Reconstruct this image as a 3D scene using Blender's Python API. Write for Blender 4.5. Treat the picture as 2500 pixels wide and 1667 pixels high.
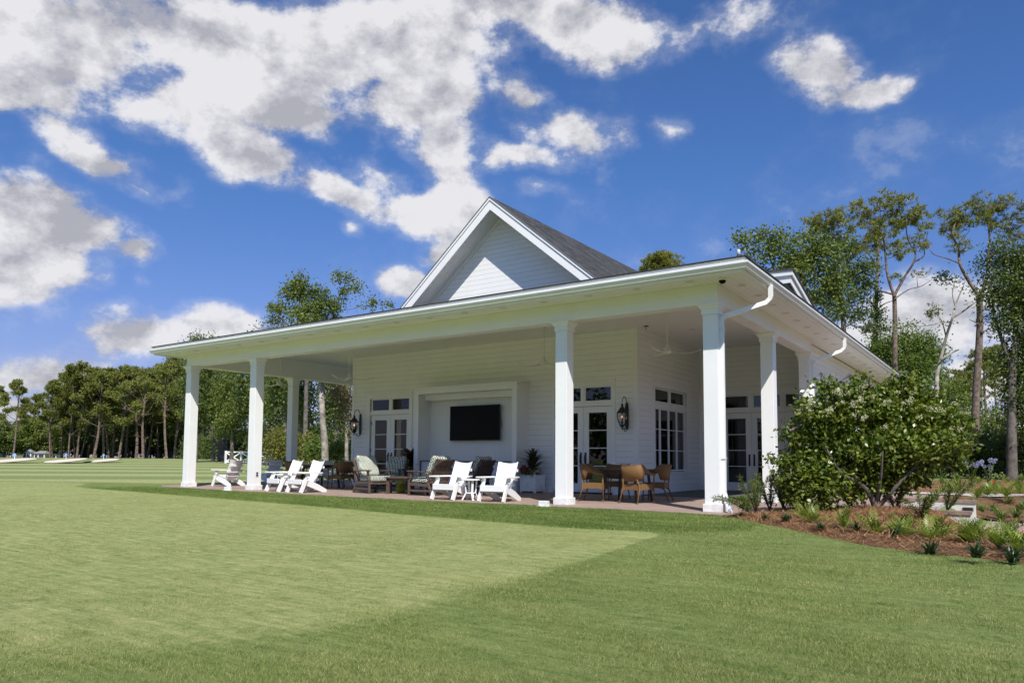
import bpy, bmesh, math, random
import numpy as np
from mathutils import Vector, Matrix
R = math.radians
random.seed(7)
for o in list(bpy.data.objects): bpy.data.objects.remove(o)
SC = bpy.context.scene
COL = SC.collection

# ------------------------------------------------------------------ camera
CAM = np.array([4.7003, -13.4707, 0.9459])
YAW, PITCH, ROLL, FPX, SHIFT = 0.6077, 0.0719, 0.0066, 1770.08, 161.08
FW = np.array([-math.sin(YAW)*math.cos(PITCH), math.cos(YAW)*math.cos(PITCH), math.sin(PITCH)])
RT0 = np.array([math.cos(YAW), math.sin(YAW), 0.0]); UP0 = np.cross(RT0, FW)
RT = RT0*math.cos(ROLL)+UP0*math.sin(ROLL); UP = -RT0*math.sin(ROLL)+UP0*math.cos(ROLL)
cd = bpy.data.cameras.new('camera'); cam = bpy.data.objects.new('camera', cd); COL.objects.link(cam)
cd.sensor_width = 36.0; cd.lens = FPX/2500*36; cd.shift_y = SHIFT/2500
cd.clip_start = 0.1; cd.clip_end = 6000
cam.matrix_world = Matrix(((RT[0], UP[0], -FW[0], CAM[0]), (RT[1], UP[1], -FW[1], CAM[1]), (RT[2], UP[2], -FW[2], CAM[2]), (0, 0, 0, 1)))
SC.camera = cam

# survey helpers: a sight line through the survey photo gives a real point at a chosen distance, height or plane
def sight(u, v): return FW+RT*(u-1250)/FPX-UP*(v-833.5-SHIFT)/FPX
def onplane(u, v, ax, k):
    d = sight(u, v); return CAM+d*((k-CAM[ax])/d[ax])
FWH = np.array([-math.sin(YAW), math.cos(YAW), 0.0])
def at(u, v, dist):
    d = sight(u, v); return CAM+d*(dist/float(d@FWH))

# ------------------------------------------------------------------ world, sun, exposure
SUN = Vector((1.0, -1.0, 1.62)).normalized()
EL = math.asin(SUN.z)
W = bpy.data.worlds.new('World'); SC.world = W; W.use_nodes = True
nt = W.node_tree; nt.nodes.clear()
def N(t, typ, **kw):
    n = t.nodes.new(typ)
    for k, v in kw.items():
        if k == 'ins':
            for a, b in v.items(): n.inputs[a].default_value = b
        else: setattr(n, k, v)
    return n
def M(t, op, a, b=None, c=None, clamp=False):
    n = t.nodes.new('ShaderNodeMath'); n.operation = op; n.use_clamp = clamp
    for i, x in enumerate((a, b, c)):
        if x is None: continue
        if isinstance(x, (int, float)): n.inputs[i].default_value = x
        else: t.links.new(x, n.inputs[i])
    return n.outputs[0]
def mixc(t, fac, a, b, mode='MIX'):
    n = t.nodes.new('ShaderNodeMix'); n.data_type = 'RGBA'; n.blend_type = mode
    for i, x in ((0, fac), (6, a), (7, b)):
        if isinstance(x, (int, float)): n.inputs[i].default_value = x
        elif isinstance(x, tuple): n.inputs[i].default_value = (*x, 1) if len(x) == 3 else x
        else: t.links.new(x, n.inputs[i])
    return n.outputs[2]
def maprange(t, v, a, b, c=0.0, d=1.0, smooth=True):
    n = t.nodes.new('ShaderNodeMapRange'); n.interpolation_type = 'SMOOTHSTEP' if smooth else 'LINEAR'
    t.links.new(v, n.inputs[0])
    for i, x in zip((1, 2, 3, 4), (a, b, c, d)): n.inputs[i].default_value = x
    return n.outputs[0]
def vmath(t, op, a, b=None, s=None):
    n = t.nodes.new('ShaderNodeVectorMath'); n.operation = op
    for i, x in enumerate((a, b)):
        if x is None: continue
        if isinstance(x, tuple): n.inputs[i].default_value = x
        else: t.links.new(x, n.inputs[i])
    if s is not None: n.inputs['Scale'].default_value = s
    return n.outputs['Value' if op in ('DOT_PRODUCT', 'LENGTH') else 'Vector']

sky = N(nt, 'ShaderNodeTexSky', sky_type='NISHITA', sun_disc=False, sun_elevation=EL, sun_rotation=R(135),
        altitude=10, air_density=1.0, dust_density=0.6, ozone_density=2.6)
tc = N(nt, 'ShaderNodeTexCoord')
DIR = tc.outputs['Generated']
# cloud chart: stereographic map of the sky about the north-west horizon
CF = FWH; CR = np.array([math.cos(YAW), math.sin(YAW), 0]); CU = np.array([0, 0, 1.0])
def chart(u, v):
    d = sight(u*2500/2352, v*2500/2352); d = d/np.linalg.norm(d); k = 1+d@CF
    return np.array([d@CR/k, d@CU/k])
den = M(nt, 'ADD', vmath(nt, 'DOT_PRODUCT', DIR, tuple(CF)), 1.0)
den = M(nt, 'MAXIMUM', den, 0.05)
px = M(nt, 'DIVIDE', vmath(nt, 'DOT_PRODUCT', DIR, tuple(CR)), den)
py = M(nt, 'DIVIDE', vmath(nt, 'DOT_PRODUCT', DIR, tuple(CU)), den)
cmb = N(nt, 'ShaderNodeCombineXYZ'); nt.links.new(px, cmb.inputs[0]); nt.links.new(py, cmb.inputs[1])
P0 = cmb.outputs[0]
wn = N(nt, 'ShaderNodeTexNoise', ins={'Scale': 9.0, 'Detail': 3.0, 'Roughness': 0.55}); nt.links.new(P0, wn.inputs['Vector'])
warp = vmath(nt, 'SCALE', vmath(nt, 'SUBTRACT', wn.outputs['Color'], (0.5, 0.5, 0.5)), s=0.055)
PW = vmath(nt, 'ADD', P0, warp)
# cloud banks: centre and radii on the survey photo (2352 px wide), tilt in degrees, weight
CLOUDS = [(130, 60, 430, 165, 0, 1), (520, 110, 420, 165, 4, 1), (900, 90, 420, 140, -4, 1), (1230, 30, 330, 110, 8, 1), (60, 190, 230, 80, 10, .85), (420, 240, 170, 100, 20, .95), (680, 235, 220, 95, 10, .95),
          (550, 345, 230, 88, 27, .95), (755, 450, 210, 66, 14, .9), (960, 490, 180, 64, 4, .9), (995, 330, 110, 165, -8, .85), (930, 250, 160, 115, 0, .9), (1030, 440, 95, 110, 0, .8), (860, 400, 130, 85, 40, .68),
          (290, 400, 190, 62, 32, .75), (350, 460, 80, 38, 20, .6), (170, 290, 110, 45, 20, .55),
          (110, 530, 250, 95, 16, 1), (300, 595, 110, 48, 8, .9), (30, 600, 200, 80, 0, .9), (210, 650, 90, 30, 0, .45),
          (1300, 310, 180, 78, 20, .8), (1200, 235, 85, 62, 15, .75), (1210, 360, 120, 42, 5, .7), (1420, 320, 60, 60, 0, .5), (1240, 425, 70, 28, 10, .4),
          (1890, 140, 130, 75, 25, .72), (1960, 195, 160, 40, 0, .7), (1610, 60, 150, 85, -20, .55), (1700, 25, 90, 80, 0, .5), (1540, 290, 90, 40, 0, .4),
          (330, 760, 150, 72, 0, .95), (500, 740, 160, 62, 0, .9), (110, 830, 260, 62, 0, .75), (650, 790, 200, 60, 0, .7), (40, 905, 220, 40, 0, .8), (330, 650, 70, 28, 0, .5),
          (930, 660, 80, 48, 10, .8), (1020, 590, 55, 48, 0, .7), (780, 545, 40, 40, 0, .5), (1170, 690, 200, 60, 0, .6),
          (2120, 730, 260, 110, 0, .85), (2230, 830, 260, 110, 0, .75), (1950, 800, 200, 110, 0, .8), (2300, 980, 300, 120, 0, .7), (1700, 900, 260, 90, 0, .6)]
acc = None; big = None
for (u, v, ru, rv, tl, wt) in CLOUDS:
    c = chart(u, v); ex = chart(u+ru, v)-c; ey = chart(u, v-rv)-c
    mp = N(nt, 'ShaderNodeMapping', vector_type='TEXTURE')
    mp.inputs['Location'].default_value = (c[0], c[1], 0); mp.inputs['Rotation'].default_value = (0, 0, R(-tl)+math.atan2(ex[1], ex[0]))
    mp.inputs['Scale'].default_value = (float(np.hypot(*ex))*1.35, float(np.hypot(*ey))*1.35, 1.0)
    nt.links.new(PW, mp.inputs['Vector'])
    g = N(nt, 'ShaderNodeTexGradient', gradient_type='SPHERICAL'); nt.links.new(mp.outputs[0], g.inputs[0])
    val = M(nt, 'MULTIPLY', g.outputs['Fac'], wt*1.35)
    acc = val if acc is None else M(nt, 'SMOOTH_MAX', acc, val, 0.22)
def fbm(vec, off, scale, det):
    n = N(nt, 'ShaderNodeTexNoise', ins={'Scale': scale, 'Detail': det, 'Roughness': 0.60, 'Lacunarity': 2.1})
    nt.links.new(vmath(nt, 'ADD', vec, off), n.inputs['Vector']); return n.outputs['Fac']
PS = vmath(nt, 'MULTIPLY', P0, (1.0, 1.25, 1.0))
f1 = fbm(PS, (3.1, 1.7, 0.2), 11.0, 10.0)
f1s = fbm(PS, (3.1-0.010, 1.7+0.018, 0.2), 11.0, 7.0)
f2 = fbm(PS, (0.3, 5.1, 0.9), 5.0, 3.0)
dens = M(nt, 'ADD', acc, M(nt, 'MULTIPLY', M(nt, 'SUBTRACT', f1, 0.5), 2.9))
alpha = M(nt, 'MULTIPLY', M(nt, 'MAXIMUM', maprange(nt, dens, 0.34, 0.74), maprange(nt, dens, 0.10, 0.70, 0.0, 0.30)), maprange(nt, acc, 0.10, 0.34))
f3 = fbm(PS, (7.7, 2.2, 0.4), 7.5, 3.0); f3s = fbm(PS, (7.7-0.022, 2.2+0.034, 0.4), 7.5, 3.0)
core = maprange(nt, M(nt, 'ADD', acc, M(nt, 'MULTIPLY', M(nt, 'SUBTRACT', f1, 0.5), .8)), 0.55, 1.35)
relief = M(nt, 'ADD', M(nt, 'MULTIPLY', M(nt, 'SUBTRACT', f1, f1s), 2.6), M(nt, 'MULTIPLY', M(nt, 'SUBTRACT', f3, f3s), 1.1))
shade = M(nt, 'SUBTRACT', M(nt, 'ADD', 0.94, relief), M(nt, 'MULTIPLY', core, M(nt, 'ADD', 0.06, M(nt, 'MULTIPLY', maprange(nt, f2, 0.30, .70), 0.20))))
shade = M(nt, 'MAXIMUM', M(nt, 'MINIMUM', shade, 1.06), 0.62)
CLOUD_LEVEL = 6.35
ccol = mixc(nt, maprange(nt, shade, .45, 1.04, smooth=False), (.33*CLOUD_LEVEL, .34*CLOUD_LEVEL, .41*CLOUD_LEVEL), (.98*CLOUD_LEVEL, .975*CLOUD_LEVEL, 1.01*CLOUD_LEVEL))
sz_ = N(nt, 'ShaderNodeSeparateXYZ'); nt.links.new(DIR, sz_.inputs[0])
skyc = mixc(nt, 1.0, sky.outputs[0], mixc(nt, maprange(nt, sz_.outputs[2], 0.0, 0.42), (0.60, 0.54, 0.80), (0.43, 0.66, 1.0)), 'MULTIPLY')
outc = mixc(nt, M(nt, 'MULTIPLY', alpha, 0.97), skyc, ccol)
bg = N(nt, 'ShaderNodeBackground', ins={'Strength': 0.112}); nt.links.new(outc, bg.inputs[0])
wo = N(nt, 'ShaderNodeOutputWorld'); nt.links.new(bg.outputs[0], wo.inputs[0])
W.cycles.sampling_method = 'MANUAL'; W.cycles.sample_map_resolution = 512

sd = bpy.data.lights.new('sun', 'SUN'); sun = bpy.data.objects.new('sun', sd); COL.objects.link(sun)
sd.energy = 4.8; sd.angle = R(0.53); sd.color = (1.0, 0.955, 0.89)
sun.rotation_euler = SUN.to_track_quat('Z', 'Y').to_euler(); sun.location = (20, -30, 40)
vs = SC.view_settings; vs.view_transform = 'Standard'; vs.look = 'None'; vs.exposure = 0.25; vs.gamma = 1.0
SC.render.engine = 'CYCLES'; SC.cycles.sample_clamp_direct = 12; SC.cycles.sample_clamp_indirect = 6; SC.cycles.max_bounces = 8; SC.cycles.diffuse_bounces = 4; SC.cycles.transparent_max_bounces = 12

# ------------------------------------------------------------------ object helpers
WL = {}                                                   # world location of each root
def tag(o, label=None, cat=None, group=None, kind=None):
    if label: o['label'] = label
    if cat: o['category'] = cat
    if group: o['group'] = group
    if kind: o['kind'] = kind
    return o
def thing(name, label, cat, loc=(0, 0, 0), group=None, rz=0.0):
    o = bpy.data.objects.new(name, None); COL.objects.link(o); o.location = loc; o.rotation_euler = (0, 0, rz)
    o.empty_display_size = .2; WL[o.name] = np.array(loc, float); return tag(o, label, cat, group)
class MB:
    def __init__(s): s.v = []; s.f = []; s.sm = []
    def add(s, vs_, fs, smooth=False):
        b = len(s.v); s.v += [tuple(map(float, p)) for p in vs_]
        for f in fs: s.f.append(tuple(b+i for i in f)); s.sm.append(smooth)
        return s
    def box(s, x0, x1, y0, y1, z0, z1):
        if x0 > x1: x0, x1 = x1, x0
        if y0 > y1: y0, y1 = y1, y0
        if z0 > z1: z0, z1 = z1, z0
        v = [(x0, y0, z0), (x1, y0, z0), (x1, y1, z0), (x0, y1, z0), (x0, y0, z1), (x1, y0, z1), (x1, y1, z1), (x0, y1, z1)]
        return s.add(v, [(0, 3, 2, 1), (4, 5, 6, 7), (0, 1, 5, 4), (1, 2, 6, 5), (2, 3, 7, 6), (3, 0, 4, 7)])
    def bar(s, a, b, w, t, side=(1, 0, 0)):               # a board from a to b: w across `side`, t across the other way
        a, b, side = np.array(a, float), np.array(b, float), np.array(side, float)
        d = (b-a)/np.linalg.norm(b-a); side = side-d*(side@d); side /= np.linalg.norm(side); n = np.cross(d, side)
        v = [p+side*sx*w/2+n*sy*t/2 for p in (a, b) for sx, sy in ((-1, -1), (1, -1), (1, 1), (-1, 1))]
        return s.add(v, [(0, 1, 2, 3), (7, 6, 5, 4), (0, 4, 5, 1), (1, 5, 6, 2), (2, 6, 7, 3), (3, 7, 4, 0)])
    def tube(s, pts, rad, n=8, caps=True, smooth=True):
        pts = [np.array(p, float) for p in pts]; m = len(pts)
        if not hasattr(rad, '__len__'): rad = [rad]*m
        vs_, fs = [], []; ref = None
        for i, p in enumerate(pts):
            d = pts[min(i+1, m-1)]-pts[max(i-1, 0)]; d = d/(np.linalg.norm(d)+1e-9)
            if ref is None: ref = np.array([1.0, 0, 0]) if abs(d[0]) < .8 else np.array([0, 1.0, 0])
            a = ref-d*(ref@d); a /= np.linalg.norm(a)+1e-9; b = np.cross(d, a); ref = a
            for k in range(n):
                t = 2*math.pi*k/n; vs_.append(p+(a*math.cos(t)+b*math.sin(t))*rad[i])
        for i in range(m-1):
            for k in range(n): fs.append((i*n+k, i*n+(k+1) % n, (i+1)*n+(k+1) % n, (i+1)*n+k))
        if caps: fs += [tuple(range(n-1, -1, -1)), tuple((m-1)*n+k for k in range(n))]
        return s.add(vs_, fs, smooth)
    def rtube(s, pts, a, b, up=(0, 1, 0)):                # rectangular pipe
        pts = [np.array(p, float) for p in pts]; m = len(pts); vs_, fs = [], []
        for i, p in enumerate(pts):
            d = pts[min(i+1, m-1)]-pts[max(i-1, 0)]; d = d/np.linalg.norm(d)
            u_ = np.array(up, float); u_ = u_-d*(u_@d); u_ /= np.linalg.norm(u_); w_ = np.cross(d, u_)
            for sx, sy in ((-1, -1), (1, -1), (1, 1), (-1, 1)): vs_.append(p+w_*sx*a/2+u_*sy*b/2)
        for i in range(m-1):
            for k in range(4): fs.append((i*4+k, i*4+(k+1) % 4, (i+1)*4+(k+1) % 4, (i+1)*4+k))
        fs += [(3, 2, 1, 0), tuple((m-1)*4+k for k in range(4))]
        return s.add(vs_, fs)
    def lathe(s, prof, n=20, c=(0, 0, 0), smooth=True):
        vs_, fs = [], []
        for r, z in prof:
            for k in range(n):
                t = 2*math.pi*k/n; vs_.append((c[0]+r*math.cos(t), c[1]+r*math.sin(t), c[2]+z))
        for i in range(len(prof)-1):
            for k in range(n): fs.append((i*n+k, i*n+(k+1) % n, (i+1)*n+(k+1) % n, (i+1)*n+k))
        fs += [tuple(range(n-1, -1, -1)), tuple((len(prof)-1)*n+k for k in range(n))]
        return s.add(vs_, fs, smooth)
    def extr(s, poly, vec):                               # polygon of 3-D points pushed along vec
        n = len(poly); vec = np.array(vec, float)
        v = [np.array(p, float) for p in poly]+[np.array(p, float)+vec for p in poly]
        return s.add(v, [tuple(range(n-1, -1, -1)), tuple(range(n, 2*n))]+[(i, (i+1) % n, n+(i+1) % n, n+i) for i in range(n)])
    def build(s, name, mat, parent=None, bevel=0.0, world=True, fix=True):
        v = np.array(s.v, float)
        if parent is not None and world:
            off = np.zeros(3); q = parent
            while q is not None: off += WL.get(q.name, np.zeros(3)); q = q.parent
            v = v-off
        me = bpy.data.meshes.new(name); me.from_pydata(v.tolist(), [], s.f)
        me.polygons.foreach_set('use_smooth', s.sm)
        if fix:
            bm = bmesh.new(); bm.from_mesh(me); bmesh.ops.recalc_face_normals(bm, faces=bm.faces); bm.to_mesh(me); bm.free()
        me.materials.append(mat); me.update()
        o = bpy.data.objects.new(name, me); COL.objects.link(o); o.parent = parent
        if bevel:
            b = o.modifiers.new('bevel', 'BEVEL'); b.width = bevel; b.segments = 2; b.limit_method = 'ANGLE'
        return o
def quads_obj(name, V, mat, parent=None, smooth=False):   # V: (n,4,3) leaf quads, fast
    n = len(V); me = bpy.data.meshes.new(name); V = np.asarray(V, np.float32)
    off = np.zeros(3, np.float32); q = parent
    while q is not None: off = off+WL.get(q.name, np.zeros(3)).astype(np.float32); q = q.parent
    V = V-off
    me.vertices.add(n*4); me.vertices.foreach_set('co', V.reshape(-1))
    me.loops.add(n*4); me.loops.foreach_set('vertex_index', np.arange(n*4, dtype=np.int32))
    me.polygons.add(n); me.polygons.foreach_set('loop_start', np.arange(0, n*4, 4, dtype=np.int32)); me.polygons.foreach_set('loop_total', np.full(n, 4, np.int32))
    me.materials.append(mat); me.update(calc_edges=True)
    o = bpy.data.objects.new(name, me); COL.objects.link(o); o.parent = parent; return o
def copy_tree(o, parent=None):
    c = o.copy(); COL.objects.link(c); c.parent = parent
    for ch in list(o.children): copy_tree(ch, c)
    return c

# ------------------------------------------------------------------ materials
def mat(name, col, rough=.6, spec=.5, var=0.0, vscale=6.0, bump=0.0, bscale=40.0, metal=0.0, col2=None):
    m = bpy.data.materials.new(name); m.use_nodes = True; t = m.node_tree; b = t.nodes['Principled BSDF']
    b.inputs['Base Color'].default_value = (*col, 1); b.inputs['Roughness'].default_value = rough
    b.inputs['Specular IOR Level'].default_value = spec; b.inputs['Metallic'].default_value = metal
    if var or bump:
        c = N(t, 'ShaderNodeTexCoord')
    if var:
        n = N(t, 'ShaderNodeTexNoise', ins={'Scale': vscale, 'Detail': 6.0, 'Roughness': .6}); t.links.new(c.outputs['Object'], n.inputs['Vector'])
        c2 = col2 or tuple(x*(1-var) for x in col)
        t.links.new(mixc(t, maprange(t, n.outputs['Fac'], .35, .68), col, c2), b.inputs['Base Color'])
    if bump:
        n2 = N(t, 'ShaderNodeTexNoise', ins={'Scale': bscale, 'Detail': 4.0}); t.links.new(c.outputs['Object'], n2.inputs['Vector'])
        bp = N(t, 'ShaderNodeBump', ins={'Strength': bump, 'Distance': .02}); t.links.new(n2.outputs['Fac'], bp.inputs['Height']); t.links.new(bp.outputs[0], b.inputs['Normal'])
    return m
def plank_mat(name, col, axis, pitch, rough=.5, w=.06, depth=.5):
    m = mat(name, col, rough, .4); t = m.node_tree; b = t.nodes['Principled BSDF']
    c = N(t, 'ShaderNodeTexCoord'); s = N(t, 'ShaderNodeSeparateXYZ'); t.links.new(c.outputs['Object'], s.inputs[0])
    fr = M(t, 'FRACT', M(t, 'DIVIDE', s.outputs[axis], pitch)); d = M(t, 'ABSOLUTE', M(t, 'SUBTRACT', fr, .5))
    g = maprange(t, d, .5-w, .5-w*.3)
    t.links.new(mixc(t, M(t, 'MULTIPLY', g, depth), col, tuple(x*.55 for x in col)), b.inputs['Base Color'])
    bp = N(t, 'ShaderNodeBump', ins={'Strength': .6, 'Distance': .01}); bp.invert = True; t.links.new(g, bp.inputs['Height']); t.links.new(bp.outputs[0], b.inputs['Normal'])
    return m
def leaf_mat(name, dark, light, trans=.25, rough=.5, spec=.35, patch=.0, pcol=None):
    m = bpy.data.materials.new(name); m.use_nodes = True; t = m.node_tree; b = t.nodes['Principled BSDF']
    g = N(t, 'ShaderNodeNewGeometry'); c = N(t, 'ShaderNodeTexCoord')
    n = N(t, 'ShaderNodeTexNoise', ins={'Scale': .35, 'Detail': 3.0}); t.links.new(c.outputs['Object'], n.inputs['Vector'])
    f = M(t, 'ADD', M(t, 'MULTIPLY', g.outputs['Random Per Island'], .65), M(t, 'MULTIPLY', maprange(t, n.outputs['Fac'], .3, .7), .35))
    colr = mixc(t, f, dark, light)
    if patch: colr = mixc(t, maprange(t, g.outputs['Random Per Island'], 1-patch, 1-patch*.6), colr, pcol)
    t.links.new(colr, b.inputs['Base Color']); b.inputs['Roughness'].default_value = rough; b.inputs['Specular IOR Level'].default_value = spec
    tr = N(t, 'ShaderNodeBsdfTranslucent'); t.links.new(mixc(t, 1.0, colr, (1.25, 1.3, .6), 'MULTIPLY'), tr.inputs[0])
    mx = N(t, 'ShaderNodeMixShader', ins={0: trans}); t.links.new(b.outputs[0], mx.inputs[1]); t.links.new(tr.outputs[0], mx.inputs[2])
    t.links.new(mx.outputs[0], t.nodes['Material Output'].inputs[0]); return m
WHITE = mat('white_paint', (.84, .84, .83), .42, .45, var=.035, vscale=1.7)
def grime(m):
    t = m.node_tree; b = t.nodes['Principled BSDF']; src = b.inputs['Base Color'].links[0].from_socket
    g = N(t, 'ShaderNodeNewGeometry'); s = N(t, 'ShaderNodeSeparateXYZ'); t.links.new(g.outputs['Position'], s.inputs[0])
    n = N(t, 'ShaderNodeTexNoise', ins={'Scale': 7.0, 'Detail': 6.0, 'Roughness': .7}); t.links.new(g.outputs['Position'], n.inputs['Vector'])
    f = M(t, 'MULTIPLY', maprange(t, s.outputs[2], .32, .0), maprange(t, n.outputs['Fac'], .38, .7, 0, .45)); t.links.new(mixc(t, f, src, (.36, .30, .24)), b.inputs['Base Color'])
SIDING = mat('white_siding', (.86, .86, .845), .5, .4, var=.05, vscale=.9)
TRIM = mat('white_trim', (.84, .84, .83), .4, .45, var=.03, vscale=2.0)
grime(TRIM)
GROOVE = mat('siding_gap', (.30, .30, .30), .8)
CEIL = plank_mat('white_ceiling_boards', (.87, .87, .855), 0, .127)
SOFF = plank_mat('white_soffit_boards', (.85, .85, .835), 0, .127, depth=.35)
BEAD = plank_mat('white_beadboard', (.86, .86, .85), 0, .085, w=.09, depth=.4)
GUT = mat('white_gutter_metal', (.80, .80, .79), .3, .5, var=.05, vscale=3.0)
BLACK = mat('black_iron', (.012, .011, .011), .42, .5, bump=.15, bscale=60)
BRONZE = mat('dark_bronze', (.02, .017, .016), .35, .5)
SCREEN = mat('tv_screen', (.003, .003, .004), .35, .12)
DARKPLASTIC = mat('black_plastic', (.015, .015, .016), .4)
SHINGLE = mat('grey_shingles', (.085, .083, .085), .9, .2, var=.5, vscale=5)
def shingle():
    m = SHINGLE; t = m.node_tree; b = t.nodes['Principled BSDF']
    c = N(t, 'ShaderNodeTexCoord'); s = N(t, 'ShaderNodeSeparateXYZ'); t.links.new(c.outputs['Object'], s.inputs[0])
    cb = N(t, 'ShaderNodeCombineXYZ'); t.links.new(s.outputs[1], cb.inputs[0]); t.links.new(M(t, 'MULTIPLY', s.outputs[2], 1.57), cb.inputs[1])
    br = N(t, 'ShaderNodeTexBrick', ins={'Scale': 1.0, 'Mortar Size': .012, 'Brick Width': .34, 'Row Height': .145, 'Bias': -.2})
    br.inputs['Color1'].default_value = (.024, .024, .025, 1); br.inputs['Color2'].default_value = (.115, .113, .113, 1); br.inputs['Mortar'].default_value = (.025, .025, .026, 1)
    t.links.new(cb.outputs[0], br.inputs['Vector'])
    n = N(t, 'ShaderNodeTexNoise', ins={'Scale': 1.2, 'Detail': 8.0, 'Roughness': .7}); t.links.new(c.outputs['Object'], n.inputs['Vector'])
    t.links.new(mixc(t, .55, br.outputs['Color'], mixc(t, maprange(t, n.outputs['Fac'], .3, .7), (.036, .036, .037), (.09, .089, .088))), b.inputs['Base Color'])
    bp = N(t, 'ShaderNodeBump', ins={'Strength': .8, 'Distance': .02}); t.links.new(br.outputs['Fac'], bp.inputs['Height']); bp.invert = True; t.links.new(bp.outputs[0], b.inputs['Normal'])
shingle()
def glass_mat():
    m = bpy.data.materials.new('window_glass'); m.use_nodes = True; t = m.node_tree; t.nodes.remove(t.nodes['Principled BSDF'])
    tr = N(t, 'ShaderNodeBsdfTransparent'); tr.inputs[0].default_value = (.50, .54, .54, 1)
    gl = N(t, 'ShaderNodeBsdfGlossy', ins={'Roughness': .01}); fr = N(t, 'ShaderNodeFresnel', ins={'IOR': 1.52})
    mx = N(t, 'ShaderNodeMixShader'); t.links.new(M(t, 'MULTIPLY', fr.outputs[0], 1.5, clamp=True), mx.inputs[0]); t.links.new(tr.outputs[0], mx.inputs[1]); t.links.new(gl.outputs[0], mx.inputs[2])
    t.links.new(mx.outputs[0], t.nodes['Material Output'].inputs[0]); return m
GLASS = glass_mat()
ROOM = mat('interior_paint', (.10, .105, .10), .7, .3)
CURT = mat('curtain_cloth', (.62, .58, .55), .9, .1, var=.15, vscale=8)
COUNTER = mat('grey_stone_counter', (.22, .21, .20), .3, .5, var=.3, vscale=30)
def brick_mat():
    m = mat('brick_pavers', (.3, .2, .16), .85, .25); t = m.node_tree; b = t.nodes['Principled BSDF']; c = N(t, 'ShaderNodeTexCoord')
    br = N(t, 'ShaderNodeTexBrick', ins={'Scale': 1.0, 'Mortar Size': .006, 'Brick Width': .21, 'Row Height': .105})
    br.inputs['Color1'].default_value = (.36, .255, .205, 1); br.inputs['Color2'].default_value = (.27, .19, .155, 1); br.inputs['Mortar'].default_value = (.2, .16, .135, 1)
    t.links.new(c.outputs['Object'], br.inputs['Vector'])
    n = N(t, 'ShaderNodeTexNoise', ins={'Scale': .8, 'Detail': 7.0, 'Roughness': .65}); t.links.new(c.outputs['Object'], n.inputs['Vector'])
    t.links.new(mixc(t, maprange(t, n.outputs['Fac'], .35, .7, 0, .5), br.outputs['Color'], (.38, .30, .25)), b.inputs['Base Color'])
    bp = N(t, 'ShaderNodeBump', ins={'Strength': .4, 'Distance': .006}); bp.invert = True; t.links.new(br.outputs['Fac'], bp.inputs['Height']); t.links.new(bp.outputs[0], b.inputs['Normal']); return m
BRICK = brick_mat()
CONC = mat('pale_concrete', (.50, .46, .42), .85, .2, var=.2, vscale=2.5, bump=.1)
CAPB = mat('brick_cap', (.30, .215, .185), .85, .2, var=.45, vscale=7)
SAND = mat('bunker_sand', (.66, .58, .47), .95, .1, var=.1, vscale=2)
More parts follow.
